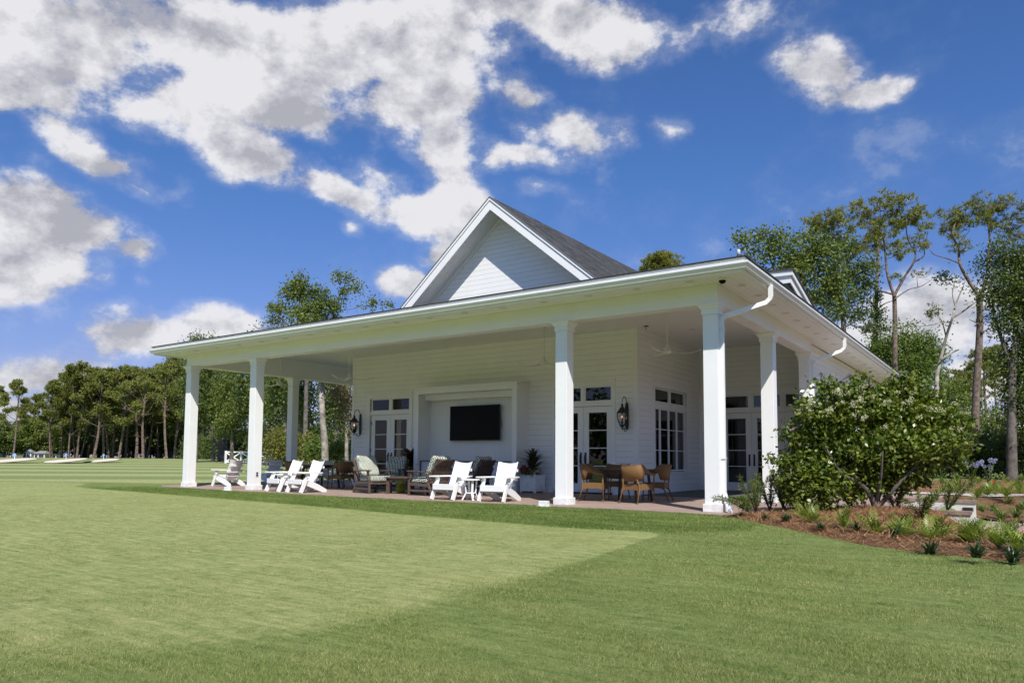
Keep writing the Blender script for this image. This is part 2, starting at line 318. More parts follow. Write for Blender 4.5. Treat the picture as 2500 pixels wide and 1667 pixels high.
def grass_mat():
    m = bpy.data.materials.new('mown_grass'); m.use_nodes = True; t = m.node_tree; b = t.nodes['Principled BSDF']; c = N(t, 'ShaderNodeTexCoord')
    def nz(s, d, r=.6, off=0):
        n = N(t, 'ShaderNodeTexNoise', ins={'Scale': s, 'Detail': d, 'Roughness': r}); t.links.new(vmath(t, 'ADD', c.outputs['Object'], (off, off*.7, 0)), n.inputs['Vector']); return n.outputs['Fac']
    def at_(n): a = N(t, 'ShaderNodeAttribute', attribute_name=n); return a.outputs['Fac']
    n1, n2, n3, n4 = nz(.23, 5.0), nz(1.7, 6.0, .65, 3), nz(22.0, 6.0, .75, 5), nz(80.0, 3.0, .7, 9)
    # direction of cut: short streaks
    mp = N(t, 'ShaderNodeMapping'); mp.inputs['Rotation'].default_value = (0, 0, R(-18)); mp.inputs['Scale'].default_value = (1.1, 9.0, 1); t.links.new(c.outputs['Object'], mp.inputs[0])
    st = N(t, 'ShaderNodeTexNoise', ins={'Scale': 1.6, 'Detail': 5.0, 'Roughness': .7}); t.links.new(mp.outputs[0], st.inputs['Vector'])
    f = M(t, 'ADD', M(t, 'MULTIPLY', maprange(t, n1, .33, .67), .35), M(t, 'ADD', M(t, 'MULTIPLY', maprange(t, n2, .3, .7), .35), M(t, 'MULTIPLY', maprange(t, st.outputs['Fac'], .3, .7), .30)))
    mow = maprange(t, M(t, 'ADD', at_('mow'), M(t, 'MULTIPLY', M(t, 'SUBTRACT', n3, .5), .5)), .32, .68)
    rough_ = mixc(t, f, (.140, .188, .054), (.205, .250, .082))
    fine = mixc(t, f, (.245, .280, .098), (.320, .342, .138))
    col = mixc(t, mow, rough_, fine)
    wv = N(t, 'ShaderNodeTexWave', wave_type='BANDS', bands_direction='Y', wave_profile='SIN', ins={'Scale': .028, 'Distortion': 1.6, 'Detail': 2.0, 'Detail Scale': .25})
    mp2 = N(t, 'ShaderNodeMapping'); mp2.inputs['Rotation'].default_value = (0, 0, R(-40)); t.links.new(c.outputs['Object'], mp2.inputs[0]); t.links.new(mp2.outputs[0], wv.inputs['Vector'])
    farc = mixc(t, maprange(t, wv.outputs['Fac'], .2, .8), (.195, .240, .090), (.315, .340, .145))
    col = mixc(t, at_('far'), col, farc)
    n5 = nz(7.0, 12.0, .86, 23); tex = M(t, 'ADD', M(t, 'MULTIPLY', n5, .62), M(t, 'ADD', M(t, 'MULTIPLY', n3, .22), M(t, 'MULTIPLY', n4, .16)))
    dk = mixc(t, 1.0, col, (.38, .45, .35), 'MULTIPLY'); lt = mixc(t, 1.0, col, (1.45, 1.32, 1.5), 'MULTIPLY')
    col = mixc(t, maprange(t, tex, .40, .505, .85, 0), col, dk); col = mixc(t, maprange(t, tex, .505, .62, 0, .9), col, lt)
    col = mixc(t, M(t, 'MULTIPLY', at_('fringe'), .85), col, mixc(t, 1.0, col, (.70, .82, .62), 'MULTIPLY'))
    col = mixc(t, 1.0, col, mixc(t, maprange(t, st.outputs['Fac'], .3, .7), (.74, .82, .70), (1.2, 1.12, 1.22)), 'MULTIPLY')
    dry = maprange(t, nz(.5, 5.0, .7, 17), .60, .80, 0, .5); col = mixc(t, dry, col, (.30, .26, .105))
    t.links.new(col, b.inputs['Base Color']); b.inputs['Roughness'].default_value = .9; b.inputs['Specular IOR Level'].default_value = .08
    bp = N(t, 'ShaderNodeBump', ins={'Strength': .8, 'Distance': .03}); t.links.new(tex, bp.inputs['Height']); t.links.new(bp.outputs[0], b.inputs['Normal']); return m
LAWN = grass_mat()
MULCH = mat('pine_straw_mulch', (.22, .115, .060), .95, .1, var=.6, vscale=9, bump=1.0, bscale=55, col2=(.11, .055, .03))
def mulch():
    t = MULCH.node_tree; b = t.nodes['Principled BSDF']; c = N(t, 'ShaderNodeTexCoord')
    cols = None
    for ang, sd_ in ((20, 1), (85, 4), (140, 8)):
        mp = N(t, 'ShaderNodeMapping'); mp.inputs['Rotation'].default_value = (0, 0, R(ang)); mp.inputs['Scale'].default_value = (9, 75, 20); mp.inputs['Location'].default_value = (sd_, 0, 0)
        t.links.new(c.outputs['Object'], mp.inputs[0]); n = N(t, 'ShaderNodeTexNoise', ins={'Scale': 1.0, 'Detail': 3.0, 'Roughness': .6}); t.links.new(mp.outputs[0], n.inputs['Vector'])
        cols = n.outputs['Fac'] if cols is None else M(t, 'MAXIMUM', cols, n.outputs['Fac'])
    big_ = N(t, 'ShaderNodeTexNoise', ins={'Scale': 1.3, 'Detail': 4.0}); t.links.new(c.outputs['Object'], big_.inputs['Vector'])
    base = mixc(t, maprange(t, cols, .48, .78), (.12, .060, .034), (.50, .300, .170))
    base = mixc(t, maprange(t, big_.outputs['Fac'], .4, .7, 0, .35), base, (.20, .105, .058))
    t.links.new(base, b.inputs['Base Color'])
    bp = N(t, 'ShaderNodeBump', ins={'Strength': 1.0, 'Distance': .05}); t.links.new(cols, bp.inputs['Height']); t.links.new(bp.outputs[0], b.inputs['Normal'])
mulch()
PINEBARK = mat('pine_bark', (.215, .165, .138), .95, .1, var=.6, vscale=3.5, bump=.8, bscale=9, col2=(.085, .06, .05))
GREYBARK = mat('grey_bark', (.17, .15, .13), .95, .1, var=.5, vscale=3, bump=.6, bscale=10)
PALEBARK = mat('pale_bark', (.40, .36, .31), .9, .1, var=.5, vscale=2.2, bump=.4, bscale=8, col2=(.14, .12, .10))
NEEDLE = leaf_mat('pine_needles', (.085, .110, .022), (.26, .27, .058), .25, .55)
OAK = leaf_mat('oak_leaves', (.065, .105, .018), (.21, .25, .050), .28)
DARKLEAF = leaf_mat('dark_leaves', (.048, .080, .018), (.145, .185, .040), .25)
LIGHTLEAF = leaf_mat('bright_leaves', (.075, .125, .022), (.190, .250, .048), .32)
YELLOWLEAF = leaf_mat('yellow_green_leaves', (.11, .125, .025), (.27, .26, .055), .3)
DRYLEAF = leaf_mat('dry_vine_leaves', (.09, .075, .035), (.20, .165, .07), .2)
LIGUST = leaf_mat('glossy_shrub_leaves', (.032, .068, .010), (.215, .270, .034), .22, .32, .45, patch=.05, pcol=(.26, .27, .05))
FERN = leaf_mat('fern_fronds', (.115, .175, .025), (.28, .34, .060), .3, .4)
LIRIO = leaf_mat('dark_grass_blades', (.022, .052, .020), (.060, .100, .036), .2, .35)
LILY = leaf_mat('lily_blades', (.10, .16, .040), (.20, .27, .075), .3, .4)
BLUEFL = leaf_mat('blue_petals', (.24, .27, .55), (.50, .52, .78), .3)
CREAMFL = leaf_mat('cream_blossom', (.50, .48, .30), (.72, .70, .52), .3, .8, .1)
REDFL = leaf_mat('red_petals', (.30, .02, .04), (.50, .05, .08), .2)
PINKFL = leaf_mat('pink_white_petals', (.55, .30, .34), (.80, .76, .74), .2)
CORDY = leaf_mat('dark_red_leaves', (.035, .020, .014), (.10, .05, .02), .25, .4)
def wicker():
    m = mat('honey_wicker', (.34, .175, .055), .5, .4); t = m.node_tree; b = t.nodes['Principled BSDF']; c = N(t, 'ShaderNodeTexCoord')
    w1 = N(t, 'ShaderNodeTexWave', wave_type='BANDS', bands_direction='DIAGONAL', ins={'Scale': 25.0, 'Distortion': .8}); t.links.new(c.outputs['Object'], w1.inputs['Vector'])
    mp = N(t, 'ShaderNodeMapping'); mp.inputs['Rotation'].default_value = (0, 0, R(90)); t.links.new(c.outputs['Object'], mp.inputs[0])
    w2 = N(t, 'ShaderNodeTexWave', wave_type='BANDS', bands_direction='DIAGONAL', ins={'Scale': 25.0, 'Distortion': .8}); t.links.new(mp.outputs[0], w2.inputs['Vector'])
    f = M(t, 'MULTIPLY', w1.outputs['Fac'], w2.outputs['Fac'])
    t.links.new(mixc(t, maprange(t, f, .05, .55), (.12, .058, .020), (.42, .235, .080)), b.inputs['Base Color'])
    bp = N(t, 'ShaderNodeBump', ins={'Strength': .8, 'Distance': .008}); t.links.new(f, bp.inputs['Height']); t.links.new(bp.outputs[0], b.inputs['Normal']); return m
WICK = wicker()
WOOD = mat('brown_weathered_wood', (.125, .090, .068), .6, .3, var=.35, vscale=14)
TABLEWOOD = mat('dark_table_top', (.060, .045, .036), .45, .4, var=.2, vscale=10)
POLY = mat('white_poly_lumber', (.82, .82, .81), .45, .4)
LIME = mat('lime_ceramic', (.30, .36, .02), .2, .6, var=.2, vscale=10)
def cushion():
    m = mat('patterned_cushion', (.5, .5, .45), .9, .1); t = m.node_tree; b = t.nodes['Principled BSDF']; c = N(t, 'ShaderNodeTexCoord')
    mp = N(t, 'ShaderNodeMapping'); mp.inputs['Rotation'].default_value = (R(45), R(35), R(45)); mp.inputs['Scale'].default_value = (1, 1, 1); t.links.new(c.outputs['Object'], mp.inputs[0])
    v = N(t, 'ShaderNodeTexVoronoi', feature='F1', ins={'Scale': 19.0, 'Randomness': .12}); t.links.new(mp.outputs[0], v.inputs['Vector'])
    t.links.new(mixc(t, maprange(t, v.outputs['Distance'], .40, .50), (.66, .66, .56), (.15, .175, .145)), b.inputs['Base Color']); return m
CUSH = cushion()

def blade_mat(name, a, b_, dry):
    m = leaf_mat(name, a, b_, .3, .6, .15, patch=.09, pcol=dry); t = m.node_tree; b = t.nodes['Principled BSDF']; src = b.inputs['Base Color'].links[0].from_socket; c = N(t, 'ShaderNodeTexCoord')
    mp = N(t, 'ShaderNodeMapping'); mp.inputs['Rotation'].default_value = (0, 0, R(-35)); mp.inputs['Scale'].default_value = (.55, 2.2, 1); t.links.new(c.outputs['Object'], mp.inputs[0])
    st = N(t, 'ShaderNodeTexNoise', ins={'Scale': 1.5, 'Detail': 6.0, 'Roughness': .68}); t.links.new(mp.outputs[0], st.inputs['Vector'])
    f = st.outputs['Fac']; o = mixc(t, 1.0, src, mixc(t, maprange(t, f, .30, .70), (.66, .76, .62), (1.28, 1.16, 1.30)), 'MULTIPLY')
    n2 = N(t, 'ShaderNodeTexNoise', ins={'Scale': .62, 'Detail': 5.0, 'Roughness': .7}); t.links.new(vmath(t, 'ADD', c.outputs['Object'], (31, 7, 0)), n2.inputs['Vector'])
    o = mixc(t, maprange(t, n2.outputs['Fac'], .60, .76, 0, .55), o, (.42, .37, .17)); t.links.new(o, b.inputs['Base Color']); return m
BLADE1 = blade_mat('grass_blades', (.125, .172, .046), (.375, .405, .142), (.46, .42, .22))
BLADE2 = blade_mat('fine_grass_blades', (.215, .258, .082), (.41, .43, .168), (.50, .45, .26))
BLADE3 = blade_mat('fringe_grass_blades', (.092, .148, .034), (.260, .320, .095), (.34, .36, .14))
HERO = leaf_mat('golden_pine_needles', (.095, .115, .022), (.34, .33, .065), .3, .55)  # lighter, more golden yellow-green needles for the nearer pines
STRAW = leaf_mat('pine_straw', (.20, .095, .045), (.52, .30, .155), .1, .9, .05)

# ------------------------------------------------------------------ ground
def sstep(a, b, x):
    t = np.clip((x-a)/(b-a), 0, 1); return t*t*(3-2*t)
def height(x, y):
    x = np.asarray(x, float); y = np.asarray(y, float)
    d = np.hypot(x-CAM[0], y-CAM[1]); az = np.arctan2(-(x-CAM[0]), y-CAM[1])
    left = sstep(R(30), R(45), az)                         # the far course on the left rises gently
    h = -.02+.75*sstep(50, 150, d)*left
    h -= .44*sstep(3.2, 4.2, x)*sstep(-2.6, 2.0, y)*(1-sstep(9.0, 11.5, y))     # the cut for the lower path
    return h
def poly_inside(poly, x, y):
    ins = np.zeros(x.shape, bool); n = len(poly)
    for i in range(n):
        (x0, y0), (x1, y1) = poly[i], poly[(i+1) % n]
        c = ((y0 > y) != (y1 > y)) & (x < (x1-x0)*(y-y0)/(y1-y0+1e-12)+x0); ins ^= c
    return ins
def smooth_poly(p, it=3):
    p = np.array(p, float)
    for _ in range(it):
        q = np.roll(p, -1, 0); p = np.stack([.75*p+.25*q, .25*p+.75*q], 1).reshape(-1, 2)
    return p
def ground_sheet(name, poly, mat_, lift, step=None, hf=height, label=None):
    """flat-lying sheet: polygon triangulated, then cut fine enough to follow the ground"""
    bm = bmesh.new(); vs_ = [bm.verts.new((x, y, 0)) for x, y in poly]; bm.faces.new(vs_)
    bmesh.ops.triangulate(bm, faces=bm.faces)
    if step:
        for _ in range(7):
            es = [e for e in bm.edges if e.calc_length() > step]
            if not es: break
            bmesh.ops.subdivide_edges(bm, edges=es, cuts=1); bmesh.ops.triangulate(bm, faces=bm.faces)
    xy = np.array([v.co[:2] for v in bm.verts]); h = hf(xy[:, 0], xy[:, 1])+lift
    for v, z in zip(bm.verts, h): v.co.z = z
    bmesh.ops.recalc_face_normals(bm, faces=bm.faces)
    me = bpy.data.meshes.new(name); bm.to_mesh(me); bm.free(); me.materials.append(mat_)
    if me.polygons[0].normal.z < 0: me.flip_normals()
    o = bpy.data.objects.new(name, me); COL.objects.link(o); tag(o, kind='structure'); return o
# the lawn: one sheet to the horizon; the mown putting green and the far fairway are marked on it
GREENP = [(.81, -4.08), (-.49, -4.46), (-2.08, -4.26), (-3.97, -4.09), (-6.59, -3.63), (-8.85, -3.4), (-12.1, -3.03), (-16.46, -2.62), (-19.64, -2.35), (-21.6, -1.6), (-24, .3),
          (-32, -4), (-40, -16), (-36, -34), (-16, -36), (-4, -26), (-1, -15.4), (.2, -12.8), (.76, -11.99), (1.13, -11.4), (1.34, -10.81), (1.5, -10.17), (1.42, -9.49), (1.34, -8.32), (1.19, -6.98), (.97, -5.56)]
FARP = [(-24.2, .6), (-21.5, 1.4), (-19.9, 3), (-20.2, 12), (-24, 30), (-45, 52), (-90, 70), (-170, 60), (-150, -10), (-60, -30), (-41, -15.6), (-33, -3.6)]
def sdist(poly, x, y):
    d = np.full(x.shape, 1e9); P_ = np.array(poly)
    for i in range(len(P_)):
        a, b = P_[i], P_[(i+1) % len(P_)]; ab = b-a
        t = np.clip(((x-a[0])*ab[0]+(y-a[1])*ab[1])/(ab@ab+1e-12), 0, 1); d = np.minimum(d, np.hypot(x-a[0]-t*ab[0], y-a[1]-t*ab[1]))
    return np.where(poly_inside([tuple(p) for p in P_], x, y), d, -d)
rad = np.concatenate([np.linspace(0, 34, 190), np.geomspace(34.5, 3000, 90)]); na = 720
a = np.linspace(0, 2*np.pi, na, endpoint=False)
X = CAM[0]+np.outer(rad[1:], np.cos(a)).ravel(); Y = CAM[1]+np.outer(rad[1:], np.sin(a)).ravel()
X = np.concatenate([[CAM[0]], X]); Y = np.concatenate([[CAM[1]], Y]); Z = height(X, Y)
sg_ = sdist(smooth_poly(GREENP, 2), X, Y); sf_ = sdist(smooth_poly(FARP, 2), X, Y)
FRINGE = [(-20.2, -1.9), (-19.6, .3), (-18.4, -.3), (-9, -.7), (-1.8, -.45), (.3, -.75), (1.3, -1.9), (1.5, -3.2), (.85, -4.05), (-.49, -4.46), (-2.08, -4.26), (-3.97, -4.09), (-6.59, -3.63), (-8.85, -3.4), (-12.1, -3.03), (-16.46, -2.62), (-19.64, -2.35)]
fr_ = sdist(FRINGE, X, Y)
soft = .07+.35*sstep(-6, -10, Y)
me = bpy.data.meshes.new('lawn'); nr = len(rad)-1
i_ = np.arange(nr-1)[:, None]; k_ = np.arange(na)[None, :]; k2 = (k_+1) % na
quad = np.stack([1+i_*na+k_, 1+(i_+1)*na+k_, 1+(i_+1)*na+k2, 1+i_*na+k2], -1).reshape(-1, 4)
tri = np.stack([np.zeros(na, int), 1+np.arange(na), 1+(np.arange(na)+1) % na], -1)
me.from_pydata(np.stack([X, Y, Z], 1).tolist(), [], tri.tolist()+quad.tolist())
me.polygons.foreach_set('use_smooth', np.ones(len(me.polygons), bool))
for nm, val in (('mow', np.clip(.5+.5*sg_/soft, 0, 1)), ('far', np.clip(.5+.5*sf_/.5, 0, 1)), ('fringe', np.clip(.5+.5*fr_/.25, 0, 1))):
    at_ = me.attributes.new(nm, 'FLOAT', 'POINT'); at_.data.foreach_set('value', val.astype(np.float32))
me.materials.append(LAWN); me.update()
lawn = bpy.data.objects.new('lawn', me); COL.objects.link(lawn); tag(lawn, kind='structure')
# standing blades of grass near the viewer, thinning out with distance
def blades(n, r0, r1, seed, want_green, hgt, wd):
    r = np.random.default_rng(seed); rr = r0*(r1/r0)**r.uniform(0, 1, n); az = YAW+r.uniform(-.72, .72, n)
    x = CAM[0]-np.sin(az)*rr; y = CAM[1]+np.cos(az)*rr
    s = sdist(smooth_poly(GREENP, 2), x, y); fr = sdist(FRINGE, x, y)+r.normal(size=n)*.12 > 0; soft_ = .07+.35*sstep(-6, -10, y); g = s/soft_+r.normal(size=n)*.5 > 0
    keep = (g == want_green) & ~fr if want_green is not None else fr & ~g
    for pl in (PATIO, BEDF, FARP, [(3, 3), (12, 3), (12, 8), (3, 8)]): keep &= ~poly_inside(pl, x, y)
    x, y, rr = x[keep], y[keep], rr[keep]; n = len(x); z = height(x, y)
    # taller and darker in soft patches
    ph = .75+.35*np.sin(x*2.3+1.7*np.sin(y*1.9))*np.sin(y*3.1+x*.7); h = hgt*r.uniform(.5, 1.2, n)*ph; w = wd*(rr/4.0)**.75*r.uniform(.7, 1.2, n)
    a = r.uniform(0, 6.283, n); lean = r.uniform(.1, 1.1, n)*h*1.1; la = r.uniform(0, 6.283, n)
    b = np.stack([x, y, z-.003], 1); sd_ = np.stack([np.cos(a), np.sin(a), 0*a], 1)*w[:, None]/2; t = b+np.stack([np.cos(la)*lean, np.sin(la)*lean, h], 1)
    return np.stack([b-sd_, b+sd_, t+sd_*.35, t-sd_*.35], 1)
# patio of brick pavers
PATIO = [(-19.3, .1), (-18.4, -.36), (-16, -.5), (-9.0, -.78), (-5, -.60), (-1.8, -.52), (-.4, -.62), (.35, -.75), (.62, -.45), (.85, .6), (1.15, 1.6), (1.8, 2.7), (3.0, 3.32), (3.0, 11.0), (-3.79, 11.0), (-3.79, 4.8), (-15, 4.8), (-15, 12), (-19.3, 12)]
mb = MB(); mb.extr([(x, y, -.12) for x, y in PATIO], (0, 0, .12)); patio = tag(mb.build('patio', BRICK), kind='structure')
# mulch beds
BEDF = [(.30, -.78), (.71, -1.14), (1.25, -1.75), (1.78, -2.39), (2.54, -3.32), (3.16, -4.11), (3.62, -4.43), (4.02, -4.6), (4.38, -4.71), (4.72, -4.82), (5.6, -5.05), (7.5, -5.0), (9.5, -3.6), (10, 0), (9.6, 3.7), (6, 3.85), (3.95, 3.7), (3.93, 3.12), (2.95, 3.15), (1.7, 2.6), (1.0, 1.6), (.7, .6), (.5, -.4)]
tag(quads_obj('grass', blades(750000, 2.5, 24, 1, False, .021, .0030), BLADE1), 'short dark green turf blades of the lawn fringe', 'grass', kind='stuff')
tag(quads_obj('fine_grass', blades(750000, 2.5, 22, 2, True, .011, .0030), BLADE2), 'closely mown pale blades of the putting green', 'grass', kind='stuff')
tag(quads_obj('fringe_grass', blades(900000, 8.5, 26, 3, None, .034, .0036), BLADE3), 'longer dark green fringe of turf between the patio and the putting green', 'grass', kind='stuff')
def bedh(x, y):
    dedge = np.full(np.shape(x), 9.0)
    P_ = np.array(BEDF)
    for i in range(len(P_)):
        a, b = P_[i], P_[(i+1) % len(P_)]; ab = b-a
        t = np.clip(((x-a[0])*ab[0]+(y-a[1])*ab[1])/(ab@ab), 0, 1); dedge = np.minimum(dedge, np.hypot(x-a[0]-t*ab[0], y-a[1]-t*ab[1]))
    mound = .10*np.exp(-(((x-2.9)/1.3)**2+((y-.6)/1.3)**2))
    lump = .012*(np.sin(x*5.1+y*2.3)+np.sin(y*6.7-x*3.1)+np.sin(x*11+1)*np.sin(y*9))
    return np.maximum(height(x, y), -.5)-.012+sstep(0, .35, dedge)*(.065+lump)+mound*sstep(0, .8, dedge)
BEDP = smooth_poly(BEDF, 1)
ground_sheet('mulch_bed', BEDP, MULCH, .006, .16, hf=bedh)
BEDB = [(3.02, 11.9), (3.02, 6.28), (3.95, 6.28), (3.95, 7.3), (9, 6.9), (14, 7.5), (16, 14), (14, 30), (9, 38), (2, 38), (1.2, 30), (1.2, 13)]
ground_sheet('mulch_bed', BEDB, MULCH, .03, .8)
# concrete walk behind and the lower brick path
ground_sheet('garden_walk', [(1.2, 11.0), (3.7, 10.9), (3.6, 11.7), (6.5, 12.3), (12, 12.2), (12, 13.0), (6, 13.2), (3, 12.6), (1.2, 12.2)], CONC, .05, .6)
mb = MB(); mb.extr([(3.95, 3.75, -.75), (12, 3.3, -.75), (12, 7.5, -.75), (3.95, 7.9, -.75)], (0, 0, .315)); tag(mb.build('lower_path', BRICK), kind='structure')
# sand bunkers with a raised lip
def gpt(u, v, dist): p = at(u, v, dist); return np.array([p[0], p[1], float(height(p[0], p[1]))])
for (u, d, rx, ry) in ((31, 77, 1.5, 1.15), (161, 79, 1.35, 1.2), (252.5, 84, 1.15, 1.05)):
    c = gpt(u, 1116, d); poly = []
    for k in range(28):
        t = 2*math.pi*k/28; w_ = 1+.05*math.sin(3*t+u); poly.append((c[0]+RT0[0]*rx*1.05*w_*math.cos(t)+FWH[0]*ry*2.6*w_*math.sin(t), c[1]+RT0[1]*rx*1.05*w_*math.cos(t)+FWH[1]*ry*2.6*w_*math.sin(t)))
    hb = lambda x, y, c=c, ry=ry: height(c[0]+0*x, c[1]+0*y)+.04+.078*((x-c[0])*FWH[0]+(y-c[1])*FWH[1]+ry*2.6)
    rim = [(c[0]+(x-c[0])*1.22, c[1]+(y-c[1])*1.22) for x, y in poly]
    ground_sheet('bunker_mound', rim, LAWN, -.045, hf=hb)
    ground_sheet('sand_bunker', poly, SAND, 0, hf=hb)

# ------------------------------------------------------------------ clubhouse
Y1, X2, XL, Y3, ZC = 4.74, -3.79, -15.0, 9.56, 4.60
CX1 = -17.46; YB = 25.0
club = thing('clubhouse', 'white one-storey clubhouse with deep columned porch, shallow roof and steep front gable', 'building', (-9.4, 9.0, 0))
def sub_rects(r, holes):
    """split rectangle (a0,a1,z0,z1) round holes"""
    a0, a1, z0, z1 = r; xs = sorted({a0, a1, *[h[0] for h in holes], *[h[1] for h in holes]}); out = []
    xs = [x for x in xs if a0 <= x <= a1]
    for p, q in zip(xs[:-1], xs[1:]):
        spans = [(z0, z1)]
        for h in holes:
            if h[0] <= p+1e-6 and h[1] >= q-1e-6:
                ns = []
                for s0, s1 in spans:
                    if h[2] > s0: ns.append((s0, min(s1, h[2])))
                    if h[3] < s1: ns.append((max(s0, h[3]), s1))
                spans = [s for s in ns if s[1]-s[0] > .004]
        out += [(p, q, *s) for s in spans]
    return out
def wall(axis, k, a0, a1, z0, z1, holes, sgn, course=.163, base=.22):
    """siding wall in plane axis=k facing sgn: backing wall, lapped boards with gaps, plinth board"""
    mb = MB(); bk = MB()
    def bx(m, p, q, s0, s1, d0, d1):
        if axis == 1: m.box(p, q, k+sgn*d0, k+sgn*d1, s0, s1)
        else: m.box(k+sgn*d0, k+sgn*d1, p, q, s0, s1)
    for p, q, s0, s1 in sub_rects((a0, a1, z0, z1), holes): bx(bk, p, q, s0, s1, -.16, -.022)
    z = z0
    while z < z1-1e-6:
        h = min(base if (z == z0 and base) else course, z1-z)
        for p, q, s0, s1 in sub_rects((a0, a1, z, z+h), [(a, b, max(c, z) if c > z else z-1, d) for a, b, c, d in holes]):
            if q-p > .02 and s1-s0 > .02: bx(mb, p, q, s0+.0025, s1-.0035, -.02, .012 if (z == z0 and base) else 0)
        z += h
    w_ = bk.build('wall', GROOVE, club); mb.build('siding', SIDING, w_); return w_
HF = [(-14.25, -12.07, -1, 3.22), (-6.53, -4.45, -1, 3.22), (-11.40, -7.37, -1, 3.1)]
wall(1, Y1, XL+.10, X2-.10, 0, ZC, HF, -1)
wall(0, X2, Y1+.10, Y3, 0, ZC, [(5.77, 8.50, .55, 3.23)], 1)
wall(1, Y3, X2+.03, -.03, 0, ZC, [(-3.22, -.15, -1, 3.22)], -1)
wall(0, 0.0, 7.42+.15, YB, 0, 4.28, [], 1)
wall(0, XL, Y1+.10, YB, 0, ZC, [], -1)
for (x, y, sx, sy) in ((XL, Y1, 1, 1), (X2, Y1, -1, 1)):
    mb = MB(); mb.box(x-.012*sx, x+.11*sx, y-.014, y+.02, 0, ZC); mb.box(x-.012*sx, x+.02*sx, y+.02, y+.11, 0, ZC); mb.build('corner_board', TRIM, club)
mb = MB(); mb.box(X2+.001, X2+.04, Y3-.10, Y3-.001, 0, ZC); mb.box(X2+.04, X2+.12, Y3-.03, Y3-.001, 0, ZC)
mb.build('corner_board', TRIM, club)
# interior room
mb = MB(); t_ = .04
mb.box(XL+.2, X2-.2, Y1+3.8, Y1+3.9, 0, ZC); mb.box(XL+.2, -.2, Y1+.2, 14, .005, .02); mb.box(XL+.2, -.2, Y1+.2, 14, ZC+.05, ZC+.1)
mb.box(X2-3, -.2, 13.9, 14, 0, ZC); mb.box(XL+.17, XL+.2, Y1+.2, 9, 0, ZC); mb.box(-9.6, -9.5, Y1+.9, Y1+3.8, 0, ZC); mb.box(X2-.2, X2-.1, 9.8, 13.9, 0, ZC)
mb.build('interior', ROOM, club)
mb = MB()
def drape(m, x0, x1, y, z0, z1, n=9, d=.03):
    vs_, fs = [], []
    for i in range(n*4+1):
        x = x0+(x1-x0)*i/(n*4); yy = y+d*math.sin(i*math.pi/2); vs_ += [(x, yy, z0), (x, yy, z1)]
    for i in range(n*4): fs.append((2*i, 2*i+2, 2*i+3, 2*i+1))
    m.add(vs_, fs, True)
drape(mb, -13.98, -13.62, Y1+.26, .35, 2.5); mb.build('curtain', CURT, club, fix=False)
mb = MB()
for y0, y1 in ((5.95, 6.25), (7.0, 7.3), (7.9, 8.15)):
    vs_, fs = [], []
    for i in range(25): vs_ += [(X2-.28+.025*math.sin(i*1.57), y0+(y1-y0)*i/24, .55), (X2-.28+.025*math.sin(i*1.57), y0+(y1-y0)*i/24, 2.9)]
    mb.add(vs_, [(2*i, 2*i+2, 2*i+3, 2*i+1) for i in range(24)], True)
mb.build('curtain', mat('grey_curtain', (.26, .27, .26), .9), club, fix=False)
# doors and windows: built in a plane, a = along, z up, facing -sgn
def P3(axis, k, sgn):                                     # maps (a, depth outward, z) -> box call
    def f(m, a0, a1, d0, d1, z0, z1):
        if axis == 1: m.box(a0, a1, k+sgn*d0, k+sgn*d1, z0, z1)
        else: m.box(k+sgn*d0, k+sgn*d1, a0, a1, z0, z1)
    return f
def glazed(f, a0, a1, z0, z1, fr, zb, name, bars=(), vbars=(), dout=-.03, th=.045, rail=None, parent=club, mt=TRIM):
    """frame with glazing bars and one glass pane; returns the part"""
    m = MB(); rb = rail or fr
    f(m, a0, a0+fr, dout-th, dout, z0, z1); f(m, a1-fr, a1, dout-th, dout, z0, z1)
    f(m, a0+fr, a1-fr, dout-th, dout-.002, z1-fr, z1); f(m, a0+fr, a1-fr, dout-th, dout-.002, z0, z0+rb)
    for b in bars: f(m, a0+fr, a1-fr, dout-th+.006, dout-.006, b-.012, b+.012)
    for b in vbars: f(m, b-.012, b+.012, dout-th+.008, dout-.008, z0+rb, z1-fr)
    o = m.build(name, mt, parent); g = MB(); f(g, a0+fr-.01, a1-fr+.01, dout-.028, dout-.022, z0+rb-.01, z1-fr+.01); g.build('pane', GLASS, o); return o
def door_pair(f, c, w_=.93, trim=True, tz=3.22, leaves=(-1, 1), n=4):
    zt = 2.475; zb = .045
    for s in leaves:
        a0, a1 = (c-w_, c-.004) if s < 0 else (c+.004, c+w_)
        gh = (2.30-.285)/n
        d = glazed(f, a0, a1, zb, zt, .175, 0, 'door', bars=[.285+gh*i for i in range(1, n)], rail=.24)
        h = MB(); hx = c+s*.075; f(h, hx-.028, hx+.028, -.03, -.012, .80, 1.17); f(h, hx-.012, hx+.012, -.012, .035, .96, 1.0); f(h, hx-.012, hx+.012, .025, .045, .86, 1.10); h.build('handle', BRONZE, d, bevel=.006)
        for hz in (.35, 1.25, 2.2):
            k = MB(); e = c-w_-.004 if s < 0 else c+w_+.004; f(k, e-.012, e+.012, -.034, -.02, hz-.05, hz+.05); k.build('hinge', BRONZE, d)
